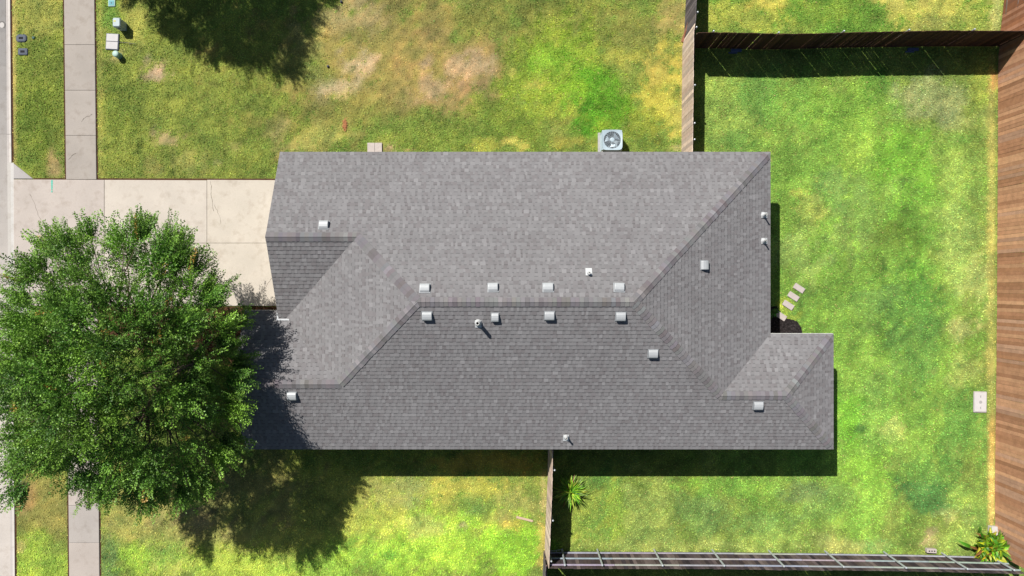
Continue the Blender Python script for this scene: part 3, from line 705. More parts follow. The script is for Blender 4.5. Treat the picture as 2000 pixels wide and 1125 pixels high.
# roof vents and pipes
vmat = material('pale_vent_metal', attr=True, rough=.45, n1=(12, .06), n2=(90, .08), spec=.4)
PL = {'N': (Vector((0, 1, 0)), Ey), 'S': (Vector((0, -1, 0)), -Sy), 'E': (Vector((1, 0, 0)), exE)}
def on_roof(px, py, pl):
    d, eo = PL[pl]
    # meet of the sight line with the slope z = EZ + PT*(eo - p.d)
    r = Vector(((px - 1000) / 50, (562.5 - py) / 50, 0)) / HC      # p = r*(HC-z)
    k = r.dot(d); z = (EZ + PT * (eo - k * HC)) / (1 - PT * k)
    p = r * (HC - z); return Vector((p.x, p.y, z)), d
def frame(d):
    down = Vector((d.x, d.y, -PT)).normalized(); nrm = Vector((d.x * PT, d.y * PT, 1)).normalized(); side = nrm.cross(down)
    return side, down, nrm
def vent(px, py, pl, wd=.30, tone=1.0, tilt=0):
    p, d = on_roof(px, py, pl); side, down, nrm = frame(d); p = p + nrm * .02
    if tilt: side = Matrix.Rotation(R(tilt), 3, nrm) @ side; down = Matrix.Rotation(R(tilt), 3, nrm) @ down
    root = bpy.data.objects.new('roof_vent', None)
    c1 = tuple(v * tone * .60 for v in (.50, .52, .53)); c2 = tuple(v * tone * .5 for v in (.46, .48, .50))
    Q = lambda s, t, h: p + side * s + down * t + nrm * h
    fl = MB(); hw = wd / 2
    e = .03
    fl.quads([Q(-hw - e, -.17, .002), Q(hw + e, -.17, .002), Q(hw + e, .175, .002), Q(-hw - e, .175, .002), Q(-hw - e, -.17, .010), Q(hw + e, -.17, .010), Q(hw + e, .175, .010), Q(-hw - e, .175, .010)],
             [(0, 3, 2, 1), (4, 5, 6, 7), (0, 1, 5, 4), (1, 2, 6, 5), (2, 3, 7, 6), (3, 0, 4, 7)], c2)
    o1 = fl.build('roof_vent', vmat, house)
    hd = MB()
    prof = [(-.145, .01), (-.13, .045), (-.09, .085), (-.02, .112), (.05, .124), (.10, .118), (.135, .09), (.145, .05), (.145, .04)]
    n = len(prof)
    Lf = [Q(-hw, t, h) for t, h in prof]; Rt = [Q(hw, t, h) for t, h in prof]
    Li = [Q(-hw + .02, t, h + .004) for t, h in prof]; Ri = [Q(hw - .02, t, h + .004) for t, h in prof]
    for k in range(n - 1):
        hd.face([Li[k], Li[k + 1], Ri[k + 1], Ri[k]], c1)
        hd.face([Lf[k], Lf[k + 1], Li[k + 1], Li[k]], c1); hd.face([Ri[k], Ri[k + 1], Rt[k + 1], Rt[k]], c1)
    for S_, sg in ((-hw, 1), (hw, -1)):
        pts = [Q(S_, t, h) for t, h in prof] + [Q(S_, .12, .01)]
        hd.face(pts if sg > 0 else pts[::-1], c2)
    hd.face([Q(-hw + .02, .12, .01), Q(hw - .02, .12, .01), Q(hw - .02, .12, .10), Q(-hw + .02, .12, .10)], (.06, .06, .06))
    hd.build('vent_hood', vmat, o1)
    bpy.data.objects.remove(root)
for a in ((633, 440.5, 'N'), (830, 564, 'N', .30), (963, 562.5, 'N', .30, 1, 1), (1070.5, 562.5, 'N', .31, 1.02), (1209, 562.5, 'N', .31, 1.02, -2), (1374, 518, 'E', .29, 1),
          (834.5, 616, 'S'), (967, 618.5, 'S', .22, 1.05), (1073, 615.5, 'S'), (1212, 617, 'S'), (1275, 689.5, 'S'), (1480, 791, 'S', .31, 1.02), (571, 772, 'S')): vent(*a)
black = material('black_opening', (.01, .01, .012), rough=.9)
def pipe(px, py, pl, h=.42, r=.045, boot=.1):
    p, d = on_roof(px, py, pl); side, down, nrm = frame(d); p = p + nrm * .02
    # the mark is the pipe's mouth: walk back down to the roof
    fl = MB(); Q = lambda s, t, k: p + side * s + down * t + nrm * k
    fl.quads([Q(-.105, -.09, 0), Q(.105, -.09, 0), Q(.105, .18, 0), Q(-.105, .18, 0), Q(-.105, -.09, .012), Q(.105, -.09, .012), Q(.105, .18, .012), Q(-.105, .18, .012)], [(4, 5, 6, 7), (0, 1, 5, 4), (1, 2, 6, 5), (2, 3, 7, 6), (3, 0, 4, 7)], (.42, .43, .43))
    fl.lathe(p, [(boot, -.02), (boot * .95, .04), (r + .012, .12), (r + .012, .15)], 18, (.42, .43, .43))
    o = fl.build('vent_pipe', vmat, house)
    pp = MB(); pp.lathe(p, [(r, 0), (r, h), (r * .72, h), (r * .7, h - .2)], 18, (.46, .46, .44)); q = pp.build('pipe_stack', vmat, o)
    for poly in q.data.polygons: poly.use_smooth = False
    mm = MB(); mm.lathe(p + Vector((0, 0, h - .16)), [(r * .69, 0), (0.001, .001)], 18); mm.build('pipe_mouth', black, o)
pipe(1150, 534, 'N', .2, .04, .07); pipe(934, 629.5, 'S', .5, .062, .12); pipe(1105.5, 852.5, 'S', .32, .035, .09); pipe(1490, 420, 'E', .38, .03, .1); pipe(1490, 470.5, 'E', .34, .03, .1)

# ------------------------------------------------------------------ fences
galv = material('galvanised_steel', (.42, .45, .47), rough=.45, metal=.4, n1=(6, .1), n2=(50, .1), spec=.5)
def wood(name): return material(name, attr=True, rough=.9, n1=(5, .16), n2=(55, .22), bump=(70, .3), spec=.1)
wmat = wood('weathered_wood')
def path(pts):
    P_ = [Vector((*G(*p), 0)) for p in pts]; seg = [(P_[i + 1] - P_[i]).length for i in range(len(P_) - 1)]
    def at(s):
        for i, l in enumerate(seg):
            if s <= l or i == len(seg) - 1: return P_[i].lerp(P_[i + 1], s / l), (P_[i + 1] - P_[i]).normalized()
            s -= l
    return sum(seg), at
def fence(label, pts, cols, rail_side, h=1.78, lean=0., gaps=.3, gapw=.009, posts=None, post_m=galv, post_r=.03, top_rail=False, rail_c=(150, 128, 116), name='wooden_fence', group='wooden fences', uneven=.012, railk=1., ps=2.4, s_off=.6, bk=1.7, bv=(.82, 1.15)):
    L, at = path(pts); p0, _ = at(0)
    root = thing(name, label, 'fence', p0, group)
    bm = MB(); s = 0
    while s < L - .05:
        bw = .138 + rnd.uniform(-.004, .004); gap = gapw * rnd.uniform(.5, 1.6) if rnd.random() < gaps else .0015
        c, t = at(s + bw / 2); nrm = Vector((-t.y, t.x, 0)) * rail_side
        hh = h + rnd.uniform(-uneven, uneven) + .02 * math.sin(s * .9)
        base = rnd.choice(cols); f = rnd.uniform(*bv)
        col = tuple(v * kc * bk * f for v in s2l(base))
        ln = lean + rnd.uniform(-.006, .006); tw = rnd.uniform(-.03, .03)
        tt = (Matrix.Rotation(tw, 3, 'Z') @ t); nn = Vector((-tt.y, tt.x, 0))
        lz = rnd.uniform(-.004, .004)
        b0 = c + nn * rnd.uniform(-.003, .003); top = b0 + nrm * ln + t * lz
        th = .009
        vs = []
        for q, z in ((b0, .02), (top, hh)):
            for a, b in ((-1, -1), (1, -1), (1, 1), (-1, 1)):
                vs.append(q + tt * (a * bw / 2) + nn * (b * th) + Vector((0, 0, z)))
        bm.quads(vs, [(0, 3, 2, 1), (4, 5, 6, 7), (0, 1, 5, 4), (1, 2, 6, 5), (2, 3, 7, 6), (3, 0, 4, 7)], col)
        s += bw + gap
    bm.build('board_panel', wmat, root)
    nr = 3
    for z in (.22, h * .48, h - .26):
        rm = MB(); s = 0
        while s < L - .1:
            e = min(L, s + 2.4)
            a, t = at(s + .005); b, t2 = at(e - .005)
            n1 = Vector((-t.y, t.x, 0)) * rail_side; n2 = Vector((-t2.y, t2.x, 0)) * rail_side
            o1 = n1 * (.036 + lean * z / h); o2 = n2 * (.036 + lean * z / h)
            col = tuple(v * kc * railk * rnd.uniform(.85, 1.12) for v in s2l(rail_c)); dz = rnd.uniform(-.012, .012)
            vs = []
            for q, o, nn in ((a, o1, n1), (b, o2, n2)):
                for u_, v_ in ((-.02, -.03), (.02, -.03), (.02, .03), (-.02, .03)): vs.append(q + o + nn * u_ + Vector((0, 0, z + v_ + dz)))
            rm.quads(vs, [(0, 1, 2, 3), (7, 6, 5, 4), (0, 4, 5, 1), (1, 5, 6, 2), (2, 6, 7, 3), (3, 7, 4, 0)], col)
            s = e
        rm.build('rail', wmat, root)
    if posts is None:
        posts = []; s = s_off
        while s < L: posts.append(s); s += ps
    for s in posts:
        c, t = at(s); nrm = Vector((-t.y, t.x, 0)) * rail_side
        pm = MB(); b0 = c + nrm * (.088); tp = b0 + nrm * lean
        pm.tube([b0, tp + Vector((0, 0, h - .08))], post_r, 10)
        cp = tp + Vector((0, 0, h - .08)); pm.lathe(cp - Vector((0, 0, .02)), [(post_r + .006, 0), (post_r + .006, .03), (post_r * .7, .05), (.004, .056)], 10)
        pm.build('post', post_m, root, smooth=False)
    return root
greyb = [(112, 104, 106), (98, 92, 94), (124, 114, 112), (88, 82, 84), (108, 100, 100)]
tanb = [(188, 168, 152), (174, 154, 138), (196, 178, 162), (182, 160, 146), (166, 150, 138)]
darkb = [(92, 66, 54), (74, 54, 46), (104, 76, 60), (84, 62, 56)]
redb = [(166, 124, 96), (154, 112, 86), (176, 134, 104), (146, 106, 80), (164, 128, 106)]
redb2 = [(126, 84, 62), (142, 96, 70), (112, 76, 60), (150, 108, 86)]
fence('old dark grey board fence section above the fence corner, cut off by the top edge', FBASE_A[:3], greyb, 1, gaps=.5, h=1.78, s_off=2.3)
fence('tan sunlit board fence running from the roof edge up to the fence corner', FBASE_A[2:], tanb, 1, gaps=.3, h=1.78, bk=2.1, posts=[.1, 1.45 + .8, 3.65, 4.25])
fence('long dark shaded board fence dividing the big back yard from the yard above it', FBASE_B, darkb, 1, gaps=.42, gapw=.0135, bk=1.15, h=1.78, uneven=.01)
fence('dark brown board fence along the back of the yard to the north, top right', FBASE_C[:4], redb2, 1, gaps=.15, h=1.9, bk=2.0)
fence('reddish-brown sunlit board fence along the whole back edge of the yard', FBASE_C[3:10], redb, 1, gaps=.5, gapw=.006, h=1.9, bk=2.15, bv=(.86, 1.12))
fence('grey weathered fence with exposed rails and steel posts below the back yard', FBASE_D, [(112, 98, 98), (92, 80, 82), (126, 112, 108), (104, 90, 86), (84, 74, 78)], 1, gaps=.45, gapw=.010, h=1.74,
      posts=[.55, 1.93, 4.15, 6.42, 8.62, 10.82, 13.12, 15.38, 17.1], post_r=.036, rail_c=(180, 184, 190), railk=1.15, bk=1.0, bv=(.65, 1.4), uneven=.015)
fence('narrow tan board fence running from the roof down to the lower fence corner', FBASE_E, tanb, 1, gaps=.1, h=1.78, bk=2.0, lean=.07, posts=[.75, 2.6, 4.1])
fence('dark board fence south of the lower fence corner, cut off by the bottom edge', FBASE_F, greyb, 1, gaps=.1, h=1.78)

# ------------------------------------------------------------------ trees
bark = material('tree_bark', (.10, .075, .055), rough=.95, n1=(5, .3), n2=(30, .4), bump=(18, .8), spec=.1)
leafm = material('tree_leaves', attr=True, rough=.5, n1=(1, 0), n2=(1, 0), spec=.4, trans=.16)
OUT = [(0, 4.6), (22, 4.65), (45, 5.0), (66, 5.15), (84, 6.0), (100, 5.2), (118, 6.15), (135, 5.4), (150, 4.1), (165, 5.0), (180, 5.0), (200, 5.2), (215, 5.6), (232, 6.0), (250, 6.0), (262, 5.5), (275, 5.2), (290, 6.0), (305, 6.5), (320, 5.9), (335, 5.3), (348, 5.0), (360, 4.75)]
def out_r(a):   # crown outline measured in image marks/50 at crown mid height
    return np.interp(np.degrees(a) % 360, [o[0] for o in OUT], [o[1] for o in OUT]) * .785 * (1 - .11 * np.clip(np.cos(a), 0, 1) ** 1.5)
GAPS = [(1.75, 2.2, .42), (-.75, 3.6, .3), (.2, 2.9, .35), (-1.0, 2.0, .35), (2.6, .9, .3), (-2.9, .2, .35), (-3.1, 3.2, .5), (1.0, -3.2, .4), (-1.4, -3.2, .35), (2.3, -1.5, .3), (-2.0, -1.4, .35)]
def build_tree(seed=5):
    rg = np.random.default_rng(seed); rr = random.Random(seed)
    lumps = []
    tries = 0
    while len(lumps) < 160 and tries < 6000:
        tries += 1
        a = rg.uniform(0, 2 * np.pi); q = math.sqrt(rg.uniform(0, 1)); R_ = float(out_r(a)) - .45
        r = R_ * q
        ztop = 2.7 + 5.9 * (1 - (r / (R_ + .5)) ** 2.1) ** .62; zlow = 2.5 + .5 * q
        z = rg.uniform(max(zlow, ztop - 2.3), ztop) if rg.random() < .75 else rg.uniform(zlow, ztop)
        z = min(z, 6.6 + .5 * rg.random()) if False else z
        z += .5; p = np.array([r * math.cos(a), r * math.sin(a), z])
        if lumps and min(np.linalg.norm((p - l[0]) * np.array([1, 1, .8])) for l in lumps) < .58: continue
        if any((p[0] - gx) ** 2 + (p[1] - gy_) ** 2 < gr_ ** 2 for gx, gy_, gr_ in GAPS): continue
        lumps.append((p, rg.uniform(.42, .75)))
    for k in range(40):      # boughs that poke out past the main crown
        a = (k + rg.uniform(-.35, .35)) * 2 * np.pi / 40; r = float(out_r(a)) * rg.uniform(.90, 1.0) - .15
        p = np.array([r * math.cos(a), r * math.sin(a), rg.uniform(3.8, 6.3)])
        if any((p[0] - gx) ** 2 + (p[1] - gy_) ** 2 < gr_ ** 2 for gx, gy_, gr_ in GAPS): continue
        lumps.append((p, rg.uniform(.22, .36)))
    # gaps: thin out to the north and north-west where the driveway shows through
    wood_ = MB()
    base = Vector((0.1, -.1, 0)); fork = Vector((.15, .05, 2.0))
    wood_.tube([base - Vector((0, 0, .1)), base + Vector((0, 0, .12)), (.06, -.03, .9), fork], [.30, .22, .175, .17], 12)
    mains = []
    for k in range(7):
        a = k * 2 * math.pi / 7 + rr.uniform(-.25, .25); rad = rr.uniform(1.9, 2.6); zt = rr.uniform(5.2, 6.6)
        pts = [fork - Vector((0, 0, rr.uniform(0, .5)))]
        n = 7
        for i in range(1, n + 1):
            t = i / n
            pts.append(Vector((fork.x + math.cos(a) * rad * t ** .9 + rr.uniform(-.08, .08), fork.y + math.sin(a) * rad * t ** .9 + rr.uniform(-.08, .08), 1.9 + (zt - 1.9) * t ** 1.1 + rr.uniform(-.05, .05))))
        rs = [.12 * (1 - .72 * i / n) for i in range(n + 1)]
        wood_.tube(pts, rs, 8); mains.append((pts, rs))
    for p, rad in lumps:
        P_ = Vector(p); best = None
        for pts, rs in mains:
            for i in range(1, len(pts)):
                if pts[i].z < P_.z + .1:
                    dd = (pts[i] - P_).length + .3 * abs(i)/7
                    if best is None or dd < best[0]: best = (dd, pts[i], rs[i])
        if best is None: best = (0, fork, .1)
        s0 = best[1]; mid = s0.lerp(P_, .5) + Vector((rr.uniform(-.15, .15), rr.uniform(-.15, .15), rr.uniform(-.05, .2)))
        r0 = min(best[2] * .6, .05)
        wood_.tube([s0, mid, P_], [r0, r0 * .6, .008], 5, cap=False)
    # leafy sprays
    V = []; Cc = []
    twig = MB()
    shade = [(80, 126, 40), (98, 144, 44), (66, 112, 38), (116, 158, 50), (88, 134, 42)]
    for p, rad in lumps:
        hull = (p[0] ** 2 + p[1] ** 2) ** .5
        ns = int((23 + rad * 27) * rg.uniform(.7, 1.25))
        lump_c = np.array(s2l(shade[rg.integers(0, 5)])) * rg.uniform(.62, 1.12)  # random clump tone, spread wider to paint shadowed clumps into the leaf colour
        outdir = np.array([p[0], p[1], .9 + .5 * (p[2] - 4)]); outdir = outdir / np.linalg.norm(outdir)
        for _ in range(ns):
            d0 = rg.normal(0, 1, 3); d0 /= np.linalg.norm(d0)
            o = p + d0 * rad * rg.uniform(.1, .75) * np.array([1, 1, .7])
            d = outdir * rg.uniform(.5, 1.3) + d0 * .9 + np.array([0, 0, .15]); d /= np.linalg.norm(d)
            edge = min(1, hull / (float(out_r(math.atan2(p[1], p[0])))+.01)); Ls = rg.uniform(.3, .6) if rg.random() > .05 + .22 * edge ** 4 else rg.uniform(.6, 1.15)
            tight = rad < .38
            if tight:
                Ls = rg.uniform(.45, 1.0); d = np.array([p[0], p[1], .8]); d = d / np.linalg.norm(d) + d0 * .45; d /= np.linalg.norm(d)
            droop = rg.uniform(-.05, .25)
            nl = int(Ls * 112)
            t = np.linspace(.08, 1, nl)[:, None]
            axis = o + d * Ls * t + np.array([0, 0, -droop]) * (t ** 2) * Ls
            sidev = np.cross(d, rg.normal(0, 1, 3)); sidev /= np.linalg.norm(sidev); up = np.cross(sidev, d)
            sgn = np.where(np.arange(nl) % 2 == 0, 1., -1.)[:, None]
            # side twiglets: leaves spread off the axis, most near the middle
            spread = (.02 + (.09 if Ls < .62 and not tight else .045) * np.sin(np.pi * np.clip(t * .95, 0, 1)) * rg.uniform(0, 1, (nl, 1)))
            ld_ = sidev * sgn * .8 + d * .6 + rg.normal(0, .45, (nl, 3)); ld_ /= np.linalg.norm(ld_, axis=1)[:, None]
            c0 = axis + sidev * sgn * spread + rg.normal(0, .018, (nl, 3))
            sz = rg.uniform(.038, .068, (nl, 1)); wv = np.cross(ld_, rg.normal(0, .5, (nl, 3)) + up * 1.0); wv /= (np.linalg.norm(wv, axis=1)[:, None] + 1e-6)
            q0 = c0; q1 = c0 + ld_ * sz * .5 + wv * sz * .34; q2 = c0 + ld_ * sz; q3 = c0 + ld_ * sz * .5 - wv * sz * .34
            V.append(np.stack([q0, q1, q2, q3], 1).reshape(-1, 3))
            tipy = (t ** 2) * .30 * (1 if rg.random() < .6 else 2.0)
            col = lump_c * (1 - tipy) + np.array(s2l((150, 186, 74))) * tipy
            col = col * np.exp(rg.normal(0, .22, (nl, 1)))
            if rg.random() < .006: col = col * .4 + np.array(s2l((206, 140, 70))) * .6
            Cc.append(col)
            if rg.random() < .35: twig.tube([o, o + d * Ls * .5 + np.array([0, 0, -droop * .25 * Ls]), o + d * Ls + np.array([0, 0, -droop * Ls])], [.006, .004, .002], 3, cap=False)
    V = np.concatenate(V); Cc = np.concatenate(Cc) * (1 / 1.12) * np.array([.98, 1, 1.05])
    return wood_, twig, V, np.clip(Cc, 0, .6)
wood_, twig, V, Cc = build_tree()
tx, ty = -12.35, -2.45
tree = thing('street_tree', 'large leafy green tree with a wide feathery crown over the driveway and footpath', 'tree', (tx, ty, 0))
trunk = wood_.build('trunk', bark, tree, smooth=True); trunk.location = (0, 0, 0)
br = twig.build('twigs', bark, trunk); br.location = (0, 0, 0)
crown = fast_mesh('crown', V, 4, leafm, Cc, tree)
tree2 = tree.copy(); COL.objects.link(tree2); tree2.location = (-13.6, 15.3, 0); tree2.rotation_euler = (0, 0, R(70)); tree2.scale = (.80, .80, .96)
tree2['label'] = 'tree just beyond the top edge whose round shadow falls across the upper left lawn'
for ch in (trunk, crown):
    c = ch.copy(); COL.objects.link(c); c.parent = tree2
    if ch is trunk:
        g = br.copy(); COL.objects.link(g); g.parent = c

# ------------------------------------------------------------------ clumping plants
plm = material('strap_leaves', attr=True, rough=.45, n1=(8, .15), n2=(40, .1), spec=.4, trans=.2)
def strap_plant(name, label, px, py, n, lmin, lmax, wd, upr, cols, flowers=0, dead=.06, spread=.05):
    X, Y = G(px, py); root = thing(name, label, 'plant', (X, Y, 0))
    mb = MB()
    for k in range(n):
        a = rnd.uniform(0, 2 * math.pi); L = rnd.uniform(lmin, lmax); el = R(rnd.uniform(*upr)); bend = rnd.uniform(.5, 1.3)
        c = tuple(v * kc * 1.7 * rnd.uniform(.7, 1.25) for v in s2l(rnd.choice(cols)))
        if rnd.random() < dead: c = tuple(v * kc for v in s2l((170, 120, 70)))
        p = Vector((rnd.gauss(0, spread), rnd.gauss(0, spread), rnd.uniform(.02, .02 + spread * 2))); prev = None; seg = 7
        for i in range(seg + 1):
            t = i / seg; e = el - bend * t * 1.2
            w_ = wd * math.sin(math.pi * min(1, .15 + t * .85)) ** .7 * (1 - t ** 4) * .5 + .001
            dr = Vector((math.cos(a) * math.cos(e), math.sin(a) * math.cos(e), math.sin(e)))
            sd = Vector((-math.sin(a), math.cos(a), 0))
            A, M_, B = p + sd * w_ + Vector((0, 0, w_ * .4)), p.copy(), p - sd * w_ + Vector((0, 0, w_ * .4))
            for q in (A, M_, B): q.z = max(q.z, .015)
            if prev:
                mb.face([prev[0], prev[1], M_, A], c); mb.face([prev[1], prev[2], B, M_], c)
            prev = (A, M_, B); p = p + dr * (L / seg)
    o = mb.build('leaves', plm, root); o.location = (0, 0, 0)
    if flowers:
        for k in range(flowers):
            fm = MB()
            a = rnd.uniform(-.6, .9); q = Vector((.25 + .3 * rnd.random(), .2 * rnd.uniform(-1, 1), .75 + .2 * rnd.random()))
            for j in range(6):
                b = j * 1.05; fm.face([q, q + Vector((math.cos(b) * .07, math.sin(b) * .07, .05)), q + Vector((math.cos(b + .5) * .05, math.sin(b + .5) * .05, .07))])
            f = fm.build('flower', material('orange_petals', cc((226, 140, 90)), rough=.6), root); f.location = (0, 0, 0)
    return root
strap_plant('strap_leaved_plant', 'spiky clump of long yellow-green strap leaves beside the short tan fence', 1113, 958, 230, .4, .82, .055, (22, 84), [(150, 190, 50), (120, 164, 40), (96, 140, 40), (176, 206, 70)])
strap_plant('broad_leaved_plant', 'bushy broad-leaved plant with orange flowers in the bottom right fence corner', 1923, 1065, 420, .3, .8, .13, (35, 88), [(110, 160, 36), (80, 130, 30), (150, 180, 40), (190, 186, 50), (70, 116, 30)], flowers=3, spread=.2)
# low shrub in the shade by the back wall
strap_plant('low_plant', 'small dark green plant in the shade beside the back wall and mulch', 1509, 611, 40, .15, .3, .05, (20, 80), [(90, 150, 50), (70, 120, 40)], dead=0)

# ------------------------------------------------------------------ small things
ped = material('grey_green_enamel', (.24, .30, .31), rough=.5, n1=(10, .12), n2=(70, .12), spec=.4)
pedg = material('green_enamel', (.13, .25, .22), rough=.45, n1=(10, .12), n2=(70, .1), spec=.4)
pale = material('pale_concrete', cc((232, 228, 226), 1.0), rough=.85, n1=(8, .05), n2=(120, .08), bump=(150, .1))
pave = material('paver_concrete', cc((218, 206, 198)), rough=.9, n1=(9, .1), n2=(140, .15), bump=(150, .2))
dkplastic = material('dark_plastic', cc((84, 94, 112)), rough=.6, n1=(14, .15), n2=(90, .15))
dkmetal = material('dark_rod', (.05, .05, .06), rough=.6)
# power pedestal
X, Y = G(241, 52.5); r = thing('utility_pedestal', 'grey-green box-shaped utility pedestal standing on the lawn by the footpath', 'utility box', (X, Y, 0))
mb = MB(); mb.box((X, Y, .22), (.27, .33, .44), bevel=.03); mb.build('cabinet', ped, r)
mb = MB(); mb.box((X, Y, .485), (.31, .37, .09), taper=.93, bevel=.04); mb.build('lid', ped, r)
mb = MB(); mb.box((X - .06, Y + .04, .5325), (.08, .06, .003)); mb.build('sticker', material('yellow_sticker', cc((220, 216, 110)), rough=.6), r)
mb = MB(); mb.box((X, Y - .169, .3), (.08, .012, .1)); mb.build('hasp', dkmetal, r)
# round pedestal
X, Y = G(233.5, 109.5); r = thing('telecom_pedestal', 'small round green telecom pedestal below the white twin-lid box', 'utility box', (X, Y, 0))
mb = MB(); mb.lathe((X, Y, 0), [(.125, 0), (.12, .05), (.112, .06), (.11, .26)], 24); mb.build('tube_body', pedg, r)
mb = MB(); mb.lathe((X, Y, .24), [(.125, 0), (.125, .05), (.115, .075), (.08, .095), (.03, .103), (.002, .104)], 24); mb.build('cap', material('pale_green_enamel', (.30, .42, .37), rough=.5, n1=(10, .1), n2=(60, .1)), r, smooth=True)
# twin-lid ground box
X, Y = G(220.5, 82); r = thing('ground_box', 'white ground box with two square lids between the two pedestals', 'utility box', (X, Y, 0)); r.rotation_euler = (0, 0, 0)
mb = MB(); mb.box((X, Y, .02), (.50, .63, .05), rz=R(-3)); mb.build('frame', dkplastic, r)
for s in (-1, 1):
    mb = MB(); mb.box((X + .0 + s * .008, Y + s * .152, .05), (.455, .285, .035), rz=R(-3), bevel=.012); mb.build('lid', pale, r)
mb = MB(); a = G(233, 83); b = G(266, 86.5); mb.tube([(*a, .055), ((a[0] + b[0]) / 2, (a[1] + b[1]) / 2 + .005, .06), (*b, .06)], [.012, .012, .009], 8); mb.tube([(b[0] - .22, b[1] + .06, .06), (b[0] - .21, b[1] - .06, .062)], .008, 6)
tag(mb.build('metal_rod', dkmetal), 'thin dark rod lying in the grass beside the white twin-lid box', 'rod')
X, Y = G(219, 6.5); r = thing('valve_box', 'small teal square valve box lid at the top edge of the lawn', 'valve box', (X, Y, 0))
mb = MB(); mb.box((X, Y, .02), (.27, .27, .05), bevel=.02); mb.build('rim', material('pale_teal_plastic', cc((190, 226, 222)), rough=.6), r)
mb = MB(); mb.box((X, Y, .046), (.20, .20, .012), bevel=.01); l_ = mb.build('lid', material('teal_plastic', cc((110, 184, 196)), rough=.6, n1=(20, .1)), r)
mb = MB(); mb.box((X, Y, .055), (.04, .04, .008)); mb.build('knob', dkmetal, l_)
for (px, py, wx, wy, bv, lb) in ((42.5, 75, .46, .34, .09, 'larger dark blue-grey water meter lid with clipped corners, upper of the pair'), (45.5, 101.3, .38, .27, .03, 'smaller dark blue-grey rectangular meter lid, lower of the pair')):
    X, Y = G(px, py); r = thing('meter_box', lb, 'meter box', (X, Y, 0), 'water meter boxes in the verge')
    mb = MB(); mb.box((X, Y, .02), (wx, wy, .05), bevel=bv); mb.build('frame', dkplastic, r)
    mb = MB(); mb.box((X, Y, .046), (wx - .09, wy - .08, .01), bevel=bv * .6); mb.build('lid', dkplastic, r)
    mb = MB(); mb.box((X, Y, .0525), (.17, .09, .005)); mb.build('reader_opening', black, r)
X, Y = G(66, 74); mb = MB(); mb.lathe((X, Y, 0), [(.055, 0), (.055, .04), (.04, .05), (.01, .052)], 14); tag(mb.build('ground_valve', material('dark_green_plastic', (.02, .07, .06), rough=.6)), 'tiny dark green round valve cap beside the upper meter lid', 'valve cap')
for i, (px, py) in enumerate(((667, 4), (641, 130))):
    X, Y = G(px, py); mb = MB(); mb.lathe((X, Y, 0), [(.05, 0), (.05, .05), (.03, .06), (.03, .09), (.01, .095)], 12)
    tag(mb.build('sprinkler_head', dkmetal), ('tiny black sprinkler head at the top edge, in tan grass', 'tiny black sprinkler head above a pale bare patch')[i], 'sprinkler', 'sprinkler heads')
# pavers
for i, (px, py, rz) in enumerate([(*s, R(-33)) for s in STONES]):
    X, Y = G(px, py); mb = MB(); mb.box((X, Y, .03), (.44, .22, .05), rz=rz, bevel=.008)
    if i == 1: mb.box((X + .02, Y + .03, .057), (.03, .02, .006), rz=.4)
    tag(mb.build('stepping_stone', pave), ('top stepping stone of the row, farthest from the mulch', 'second stepping stone from the top, with a dark speck', 'third stepping stone from the top of the row', 'lowest stepping stone touching the mulch bed')[i], 'paver', 'stepping stones in the back lawn')
for i, px in enumerate((725.2, 739.6)):
    X, Y = G(px, 290); mb = MB(); mb.box((X, Y, .04), (.28, .42, .06), bevel=.01)
    tag(mb.build('paver', pave), ('left one of two pale pavers at the upper roof edge', 'right one of two pale pavers at the upper roof edge')[i], 'paver', 'pavers at the upper wall')
# pale lid box in the back yard
X, Y = G(1913.5, 785); r = thing('sewer_box', 'white rectangular ground box in the grass near the back fence', 'utility box', (X, Y, 0))
mb = MB(); mb.box((X, Y, .02), (.51, .82, .05), bevel=.02, rz=R(-1)); mb.build('frame', material('grey_concrete', cc((214, 206, 202)), rough=.9, n2=(120, .1)), r)
mb = MB(); mb.box((X, Y, .052), (.44, .74, .02), bevel=.012, rz=R(-1)); l_ = mb.build('lid', pale, r)
mb = MB(); mb.lathe((X, Y, .062), [(.06, 0), (.055, .004), (.01, .005)], 18); mb.build('lid_marking', material('grey_marking', cc((190, 186, 184)), rough=.9), l_)
for s in (-1, 1):
    mb = MB(); mb.box((X, Y + s * .22, .0645), (.015, .08, .004)); mb.build('lift_slot', dkmetal, l_)
X, Y = G(1936.5, 1036); mb = MB(); mb.box((X, Y, .09), (.32, .40, .14), bevel=.012, rz=R(-3)); mb.box((X + .13, Y, .166), (.03, .36, .01), rz=R(-3)); tag(mb.build('concrete_block', pale), 'pale concrete block against the back fence above the orange-flowered plant', 'block')
X, Y = G(1815.5, 1073.5); mb = MB(); mb.box((X, Y, .10), (.38, .16, .14), bevel=.012, rz=R(-3))
blk = mb.build('hollow_brick', pave); tag(blk, 'small hollow brick standing in the dry patch above the lower fence', 'brick')
for k in (-1, 0, 1):
    mb = MB(); mb.box((X + k * .1, Y, .171), (.055, .05, .004), rz=R(-3)); mb.build('hole', black, blk)
X, Y = G(1024.5, 1013); mb = MB(); mb.box((X, Y, .045), (.66, .085, .02), rz=R(-14)); tag(mb.build('plank', material('pale_plank', cc((226, 200, 170)), rough=.8, n1=(14, .12), n2=(80, .15))), 'short pale plank lying on the lawn left of the narrow tan fence', 'plank')
pk = material('orange_plank', cc((214, 150, 120)), rough=.8, n1=(10, .15), n2=(60, .15))
